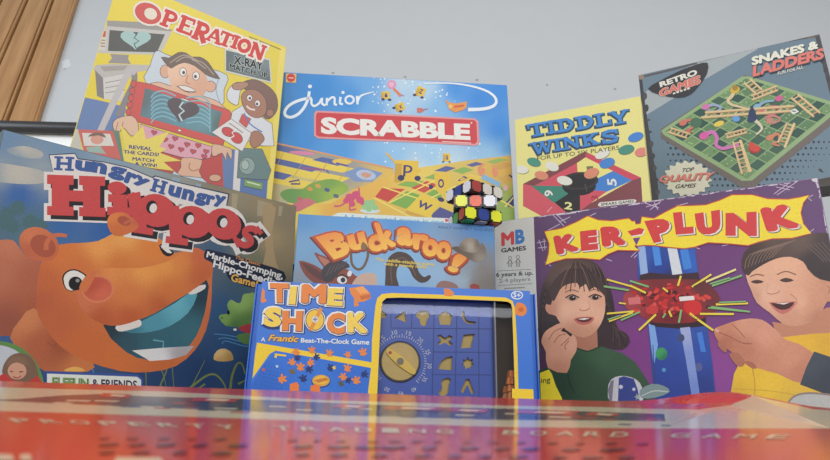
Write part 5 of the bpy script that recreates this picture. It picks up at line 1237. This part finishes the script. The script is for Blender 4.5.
# clear film, its top edge curling back
m = bpy.data.materials.new('clear_film'); m.use_nodes = True
nt = m.node_tree; nt.nodes.clear()
out = nt.nodes.new('ShaderNodeOutputMaterial'); mix = nt.nodes.new('ShaderNodeMixShader'); tr_ = nt.nodes.new('ShaderNodeBsdfTransparent'); gl = nt.nodes.new('ShaderNodeBsdfGlossy'); fr = nt.nodes.new('ShaderNodeFresnel')
tr_.inputs['Color'].default_value = (.97, .97, .98, 1); gl.inputs['Roughness'].default_value = .05; fr.inputs['IOR'].default_value = 1.5
nt.links.new(fr.outputs['Fac'], mix.inputs['Fac']); nt.links.new(tr_.outputs['BSDF'], mix.inputs[1]); nt.links.new(gl.outputs['BSDF'], mix.inputs[2]); nt.links.new(mix.outputs['Shader'], out.inputs['Surface'])
x0, x1 = min(p[0] for p in hole) - .002, max(p[0] for p in hole) + .002
z1 = max(p[1] for p in hole) + .002
bm = bmesh.new()
rows = []
for j in range(31):
    z = .002 + (z1 - .002)*j/30
    d = max(0, (z - (z1 - .018))/.018)
    rows.append([bm.verts.new((x0 + (x1-x0)*i/16, .0016 + .0035*d*d, z)) for i in range(17)])
for j in range(30):
    for i in range(16): bm.faces.new((rows[j][i], rows[j][i+1], rows[j+1][i+1], rows[j+1][i]))
for f in bm.faces: f.smooth = True
me = bpy.data.meshes.new('window_film'); bm.to_mesh(me); bm.free()
link('window_film', me, m, root)

YEL, ORG, NAVY, WHT = (236, 198, 52), (226, 130, 58), (34, 50, 110), (226, 226, 222)
F.begin('cover_print', fp)
F.poly([(370, 430), (372, 340), (375.4, 306), (377.4, 298), (382, 294), (392, 293), (450, 295), (506, 297.6), (512.6, 301), (515, 308), (517.4, 350), (519.4, 425), (520, 432), (367, 432), (367.6, 390)], YEL, 0, holes=[hole_px])
F.poly([(512, 388.6), (536, 389.4), (538, 440), (512, 440)], YEL)
F.poly([(257, 342.6), (373, 362.6), (371.4, 368), (275.6, 350.6), (269.6, 354), (252, 379), (246, 440), (240, 440)], YEL)
F.poly([(370, 362), (373, 362.6), (371, 432), (364, 432), (367, 390)], YEL)
F.text('5+', [(513.4, 292.6), (520.6, 293), (520.6, 297.6), (513.4, 297.2)], WHT, .03); F.stroke(ring_pts(517, 295.2, 5.6, 3.8, 0, 18), 1, WHT, closed=True)
def handpiece(x, y, s, c=ORG, a=0):
    pts = [(-.5, .5), (-.45, 0), (-1, -.3), (-.8, -.6), (-.3, -.4), (-.25, -1), (.1, -1), (.12, -.45), (.6, -.9), (.85, -.7), (.5, -.1), (.95, .1), (.8, .4), (.4, .4), (.4, .7)]
    cc, ss = math.cos(a), math.sin(a)
    F.poly([(x + s*(p[0]*cc - p[1]*ss), y + s*(p[0]*ss + p[1]*cc)) for p in pts], c)
F.begin('orange_piece_picture', fp)
F.poly([(262.6, 288), (265, 291), (264.6, 298), (267, 301), (263, 303), (260, 301)], ORG, 1)
F.poly([(349, 288), (355, 287.4), (363, 286), (370, 293), (371, 298), (364, 301.6), (358, 302), (359, 306), (354, 306.4), (354, 298), (351, 294)], ORG); F.poly([(355, 288), (363, 286.4), (369, 292.6), (360, 294)], (238, 160, 84)); F.poly([(360, 296), (370, 294.4), (371, 297.6), (361, 300)], (198, 104, 44))
F.poly([(443.6, 287.6), (447, 286.6), (451, 290), (454.4, 293), (452, 296.4), (444.6, 296)], ORG, 1); F.poly([(516, 304), (520, 302.6), (525, 305), (527, 311), (523, 316), (515.6, 314)], ORG, 2); F.ell(521, 309.6, 2.6, 2.4, (198, 100, 44))
F.begin('game_picture', fp, 'printed picture of the blue puzzle board with flying orange pieces')
F.poly([(276, 351.4), (371, 368), (368, 392), (366, 432), (240, 432), (252, 384), (264, 364)], None, grad=[(290, 358, (52, 112, 206)), (350, 370, (48, 106, 200)), (262, 385, (44, 100, 192)), (320, 390, (54, 116, 206)), (300, 420, (46, 104, 196))], g=7)
rnd = random.Random(4)
for j in range(7):
    for i in range(7): F.ell(256 + i*3.2 + j*.6 + (7-j)*1.3, 370 + j*3.2 + i*.7 - (7-j)*.6, .55, .45, (30, 66, 140), n=6)
for j in range(5):
    for i in range(9): F.ell(290 + i*8 + rnd.uniform(-1, 1), 366 + j*5.4 + i*.8, .5, .4, (40, 84, 168), n=6)
F.ell(321, 381.4, 9.6, 6.4, (30, 66, 140)); F.ell(321, 380.6, 8.8, 5.8, (214, 160, 58)); F.ell(321, 380, 7, 4.2, (232, 180, 66)); F.poly([(314, 380), (326, 377.6), (329, 380), (318, 383)], (200, 120, 48), 1)
F.poly([(275, 353.4), (286, 354.8), (286.4, 356.6), (277, 355.6), (277, 358), (274.4, 357.6)], YEL)
for x, y, s, c, a in ((297, 358, 4, NAVY, .4), (316, 357, 4, NAVY, 1), (309, 369, 4.4, NAVY, 2), (330, 368, 4.4, NAVY, .8), (303, 379, 4.6, NAVY, 0), (364, 374, 4.4, NAVY, 1.6), (292, 372, 3.6, (120, 96, 50), 0), (348, 380, 3.6, NAVY, 2), (341, 384, 3.4, (92, 84, 50), 0),
    (296, 352.6, 4.4, ORG, -.3), (311.6, 350.6, 4.4, ORG, .2), (329, 353.4, 4.4, ORG, .5), (347.6, 355.2, 4, ORG, -.2), (362.6, 352.8, 5, ORG, 0), (292, 362.6, 4.4, ORG, -.5), (300, 367.4, 5, ORG, .3), (310, 362.6, 4.4, ORG, 1.2), (281.6, 379, 5.2, ORG, 1.2), (347, 368.6, 4.6, ORG, .4), (343, 377.4, 4.6, ORG, -.3), (356, 381, 5, ORG, 0), (263.6, 370, 2, (214, 90, 56), 0), (334, 368, 2.2, YEL, 0), (277, 366.6, 1.8, (190, 206, 226), 0)): handpiece(x, y, s, c, a)
F.poly([(290, 384), (297, 382), (299, 385), (298, 432), (289, 432)], (232, 120, 52)); F.poly([(310.6, 386), (316, 384), (320, 386), (320, 432), (310, 432)], (232, 120, 52))
F.begin('caption_lettering', fp)
F.text('A', [(261.4, 337.2), (265.4, 337.4), (265.2, 341.6), (261, 341.2)], WHT, .02)
fq = [(268.6, 334.6), (299, 336), (298.4, 342.4), (268, 341)]
F.text('Frantic', fq, (84, 66, 44), .07, .3, fit=.03); F.text('Frantic', fq, (236, 176, 70), .03, .3)
F.text('Beat-The-Clock Game', [(301, 338), (369.4, 339.6), (369.2, 344.8), (300.8, 342.6)], WHT, .025)
F.begin('title_lettering', fp, 'orange and yellow title with white and navy outlines')
tt = [('T', [(270, 283), (289, 283.4), (288.4, 303), (271, 302.4)], 1), ('I', [(290.4, 286.4), (297.4, 286.6), (295.4, 304.8), (288.8, 304.2)], 0), ('M', [(302, 284), (327, 284), (326, 304), (301, 303)], 1), ('E', [(328.4, 288), (343.4, 288.6), (342.6, 306.4), (326.6, 305.4)], 0),
      ('S', [(265.4, 307), (282.4, 307.6), (281, 327.6), (263.6, 326.4)], 0), ('H', [(282.6, 310.6), (303, 311), (302, 331.4), (282, 330.4)], 1), ('C', [(327.4, 312.6), (345.4, 313.2), (345, 334.4), (326.6, 333.4)], 1), ('K', [(347.4, 312.4), (366, 312.8), (367.4, 333.4), (347.6, 332.6)], 0)]
F.letters(tt, NAVY, .155, .2, .3, fit=.065); F.ell(315, 320, 11.4, 12.4, NAVY)
F.letters(tt, WHT, .13, -.2, 0, fit=.065); F.ell(315, 320, 10.6, 11.6, WHT)
F.letters(tt, NAVY, .082, .3, .4, fit=.065); F.ell(315, 320, 9.6, 10.8, NAVY)
F.letters([t for t in tt if t[2]], ORG, .065); F.letters([t for t in tt if not t[2]], (238, 202, 84), .065); F.ell(315, 320, 8.8, 10, (236, 190, 62))
F.poly([(320, 307), (322.6, 309.6), (312, 331.4), (308.4, 330)], (222, 140, 60), 0); F.ell(315.2, 319.4, 3.2, 3.4, (206, 206, 210)); F.stroke([(313, 319.4), (317.4, 319.4)], 1, (110, 110, 130)); F.stroke([(315.2, 317.2), (315.2, 321.6)], 1, (110, 110, 130))
F.end()

# the game inside the box
G = Face(M, W, H, depth=.016, clip=False)
unit = empty('puzzle_board', M @ Matrix.Translation((0, .018, .0015)))
tag(unit, 'blue plastic puzzle board with cut-out shapes and gold dial behind the box window', 'game board')
SHP = [[(394.6, 317.6), (404.6, 310.6), (407, 323)], [(383.4, 310.6), (386.6, 314), (386, 318), (378, 318), (376, 311)],
  smooth([(416, 316.6), (417.4, 312), (423, 310.2), (428.4, 311.6), (430, 316), (427.4, 319), (426.6, 324.4), (423.6, 326.2), (420.4, 324), (419.4, 319)], 2), [(438, 315), (445.4, 310.4), (452.6, 315.4), (450.6, 325), (440, 324.6)],
  smooth([(464, 311), (465.4, 318), (469, 321), (475, 321.4), (475.2, 323.6), (468, 323.8), (463, 319.6), (461.4, 312)], 2), [(437, 335.6), (440.4, 334.4), (445, 338), (449.6, 335), (453, 337), (449, 340.6), (453, 344), (449.6, 346), (445, 342.6), (439.4, 345), (437.4, 342.6), (441.4, 340)],
  [(463.6, 334.6), (474.6, 333.6), (471, 347.6), (460.6, 348.4)], [(452.4, 356), (452, 370.4), (437.6, 369), (441, 361), (446, 357.4)], star_pts(468, 363.4, 6.6, 4, 7, .2),
  smooth([(442, 380), (447, 377.6), (451, 379.4), (449.4, 384), (449, 389), (447, 394.6), (441, 396), (438.6, 392), (442, 387.6), (441, 383.6)], 2), [(466, 379), (469.4, 379), (474.6, 393), (471.4, 394), (467.6, 385), (463, 393.4), (460.4, 391.4)]]
xl, xr_ = G.loc((371, 340))[0], xr0 - .0016
zt_ = H - .0075
outl = [(xl, .0016), (xr_, .0016), (xr_, zt_), (xl, zt_)]
HL = [[(max(xl + .002, p[0]), p[1]) for p in map(G.loc, s_)] for s_ in SHP]
off = Matrix.Translation((0, -.018, -.0015))
def under(o): o.matrix_basis = off @ o.matrix_basis; return o
bp_ = under(plate('board_plate', cdt(outl, HL), .016, .0195, plain('blue_plastic', (52, 88, 184), .35, .5, .03), unit))
under(box('backing_plate', xl, xr_, .021, .0225, .0016, zt_, plain('gold_plastic', (206, 172, 84), .4, .4, .1, 40), unit))
G.begin('grid_lines', unit)
for a in ((391, 305, 391, 328), (412.4, 302, 411.4, 328), (434.4, 303, 432, 400), (457, 303, 455, 400), (478.6, 304, 479, 400), (391, 328, 492, 329), (433, 352, 492, 352.4), (432, 374.6, 492, 375)):
    G.stroke([a[:2], a[2:]], .8, (42, 62, 130))
C0 = (400, 361.8)
for i in range(49):
    a = (140 + i*5.6)*RAD
    r1, r2 = 24.4, 26.6 if i % 4 else 28.2
    G.stroke([(C0[0] + r1*math.cos(a), C0[1] + r1*math.sin(a)), (C0[0] + r2*math.cos(a), C0[1] + r2*math.sin(a))], .7, (206, 210, 218))
for t, x, y, a in (('5', 383, 337.6, -40), ('10', 394.6, 332.6, -12), ('15', 408.6, 333.4, 14), ('20', 420.4, 340, 40), ('25', 428, 352, 66), ('30', 429.6, 366, 90), ('35', 424.6, 379.4, 118), ('40', 414, 389.4, 150), ('45', 401, 393.6, 180), ('50', 387, 389.4, -150)):
    G.text(t, qc(x, y, 5.2 if len(t) > 1 else 2.8, 4.2, a), (206, 210, 218), .01)
under(G.end() or bpy.data.objects['grid_lines'])
def disc(name, c, rpx, y0, y1, mat, parent, n=40):
    bm = bmesh.new()
    cx, cz = G.loc(c); rr = abs(G.loc((c[0] + rpx, c[1]))[0] - cx)
    a = [bm.verts.new((cx + rr*math.cos(2*math.pi*i/n), y1, cz + rr*math.sin(2*math.pi*i/n))) for i in range(n)]
    b = [bm.verts.new((cx + rr*.96*math.cos(2*math.pi*i/n), y0, cz + rr*.96*math.sin(2*math.pi*i/n))) for i in range(n)]
    bm.faces.new(b); bm.faces.new(a[::-1])
    for i in range(n): bm.faces.new((a[i], a[(i+1) % n], b[(i+1) % n], b[i]))
    bmesh.ops.recalc_face_normals(bm, faces=bm.faces[:])
    me = bpy.data.meshes.new(name); bm.to_mesh(me); bm.free()
    return link(name, me, mat, parent)
under(disc('dial_ring', C0, 20.6, .0145, .0159, plain('dark_ring', (52, 46, 60), .4, .4), unit))
dl = under(disc('dial', C0, 19, .0122, .0144, plain('gold_dial', (212, 178, 92), .35, .5, .12, 90), unit))
pp = smooth([(386.6, 350), (390, 349.4), (403, 358), (414.6, 370), (415, 374), (411, 374.6), (397, 365), (387, 354.4)], 2)
q = [G.loc(p) for p in pp]
pt = under(plate('pointer', cdt(q), .0095, .0121, plain('yellow_pointer', (246, 206, 80), .4, .4), unit))
hub = under(disc('hub', C0, 3.4, .0078, .0094, plain('grey_hub', (120, 110, 96), .3, .6), unit, 20))
under(disc('red_mark', (390, 353.4), 1.7, .0091, .0094, plain('red_mark_paint', (196, 74, 44), .4, .4), unit, 14))

# loose orange pieces heaped behind the window's right side
ORM = plain('orange_plastic', (240, 142, 66), .4, .4, .1, 80)
rnd = random.Random(8)
xc = (xr0 + .0006 + X + .002) / 2
def piece(i, x, y, z, a, s):
    bm = bmesh.new()
    sh = [(-.5, .5), (-.45, 0), (-1, -.3), (-.8, -.65), (-.3, -.4), (-.25, -1), (.1, -1), (.12, -.45), (.6, -.9), (.85, -.7), (.5, -.1), (1, .1), (.85, .4), (.4, .4), (.4, .8)]
    cc, ss = math.cos(a), math.sin(a)
    vs = [bm.verts.new((s*(p[0]*cc - p[1]*ss), s*(p[0]*ss + p[1]*cc), 0)) for p in sh]
    f = bm.faces.new(vs)
    g = bmesh.ops.extrude_face_region(bm, geom=[f])
    for v in [e for e in g['geom'] if isinstance(e, bmesh.types.BMVert)]: v.co = Vector((v.co.x*.8, v.co.y*.8, .0082))
    bmesh.ops.recalc_face_normals(bm, faces=bm.faces[:])
    bmesh.ops.bevel(bm, geom=bm.edges[:], offset=.0006, segments=1, affect='EDGES')
    me = bpy.data.meshes.new('orange_game_piece'); bm.to_mesh(me); bm.free()
    o = link('orange_game_piece', me, ORM); o.matrix_world = M @ Matrix.Translation((x, y, z))
    tag(o, 'small orange plastic piece heaped in the window to the right of the dial', 'game piece', 'loose orange pieces in the box window')
for i in range(8):
    piece(i, xc + rnd.uniform(-.001, .001), .017, .0012 + i*.0083, rnd.uniform(0, 6.28), .0088)
for i in range(6):
    piece(i, xc + rnd.uniform(-.001, .001), .037, .0012 + i*.0083, rnd.uniform(0, 6.28), .0088)

# ------------------------------------------------------------------ twisty cube on the mule box
CS = .0194
MC = B_M @ Matrix.Translation((0, 0, B_H))
fb = Face(B_M, .2679, .2676, depth=.016, clip=False)
cx = fb.loc((474.6, 222))[0]
cube = empty('puzzle_cube', MC @ Matrix.Translation((cx, .016, .0004)))
tag(cube, 'twisted colour puzzle cube sitting on top of the sky blue mule box', 'puzzle cube')
BKP = plain('black_plastic', (40, 38, 40), .35, .5)
SM = {k: plain(k + '_sticker', c, .3, .45, .02) for k, c in dict(white=(222, 222, 228), yellow=(226, 230, 52), orange=(232, 92, 56), blue=(44, 66, 142), green=(54, 150, 80), red=(166, 66, 60), grey=(176, 172, 176), cream=(216, 212, 202)).items()}
def cube_layer(z, yaw, faces, bottom=None):
    bm = bmesh.new()
    g = .0003
    for i in range(3):
        for j in range(3):
            x0, y0 = (i - 1.5)*CS, (j - 1.5)*CS
            boxbm(bm, x0 + g, x0 + CS - g, y0 + g, y0 + CS - g, z + g, z + CS - g)
    bmesh.ops.bevel(bm, geom=bm.edges[:], offset=.0016, segments=2, affect='EDGES')
    me = bpy.data.meshes.new('layer'); bm.to_mesh(me); bm.free()
    ly = link('layer', me, BKP, cube)
    ly.rotation_euler = (0, 0, yaw*RAD)
    def sticker(c, m4):
        bm = bmesh.new()
        h = CS*.41
        boxbm(bm, -h, h, -.0004, 0.0004, -h, h)
        bmesh.ops.bevel(bm, geom=[e for e in bm.edges if abs(e.verts[0].co.y - e.verts[1].co.y) > 1e-5], offset=.0026, segments=3, affect='EDGES')
        me = bpy.data.meshes.new('sticker'); bm.to_mesh(me); bm.free()
        o = link('sticker', me, SM[c], ly); o.matrix_basis = m4; o['label'] = c + ' sticker'
    for side, cols in enumerate(faces):      # 0 front, 1 left, 2 back, 3 right
        R4 = Matrix.Rotation(-side*90*RAD, 4, 'Z')
        for i, c in enumerate(cols):
            sticker(c, R4 @ Matrix.Translation(((i - 1)*CS, -1.5*CS, z + CS/2)))
    if bottom:
        for i in range(3):
            for j in range(3):
                sticker(bottom[j][i], Matrix.Translation(((i-1)*CS, (j-1)*CS, z + .0003)) @ Matrix.Rotation(math.pi/2, 4, 'X'))
cube_layer(0.0006, 12, [('yellow', 'blue', 'yellow'), ('white', 'green', 'red'), ('white', 'red', 'blue'), ('green', 'orange', 'white')], [('green', 'grey', 'red'), ('orange', 'green', 'white'), ('yellow', 'blue', 'orange')])
cube_layer(CS + .0006, -10, [('yellow', 'orange', 'white'), ('green', 'blue', 'red'), ('blue', 'red', 'green'), ('white', 'green', 'yellow')])
cube_layer(2*CS + .0006, 26, [('red', 'cream', 'cream'), ('white', 'blue', 'white'), ('orange', 'yellow', 'green'), ('blue', 'green', 'red')])

# ------------------------------------------------------------------ light
w = bpy.data.worlds.new('World'); SC.world = w; w.use_nodes = True
bg = w.node_tree.nodes['Background']
bg.inputs['Color'].default_value = (.93, .97, 1, 1)
bg.inputs['Strength'].default_value = .56
def area(name, loc, to, sx, sy, power, col):
    ld_ = bpy.data.lights.new(name, 'AREA'); ld_.shape = 'RECTANGLE'; ld_.size = sx; ld_.size_y = sy; ld_.energy = power; ld_.color = col
    o = bpy.data.objects.new(name, ld_); COL.objects.link(o); o.location = loc
    o.rotation_euler = (Vector(to) - Vector(loc)).to_track_quat('-Z', 'Y').to_euler()
area('window_daylight', (.1, -2.2, 1.68), (.05, .8, .3), 2.6, 1.1, 58, (.93, .97, 1))
area('ceiling_lamp', (.6, .3, 2.5), (.1, .9, .2), .9, .9, 14, (1, .94, .85))
area('left_fill_light', (-2.0, .1, 1.2), (-.75, 1.2, .4), .9, .9, 14, (.84, .92, 1))  # added cool fill, out of view, to brighten the white panel and left wall
vs = SC.view_settings
SC.display_settings.display_device = 'sRGB'
vs.view_transform = 'Standard'; vs.look = 'None'; vs.gamma = 1; vs.exposure = -.14; vs.use_curve_mapping = False
bpy.context.view_layer.update()
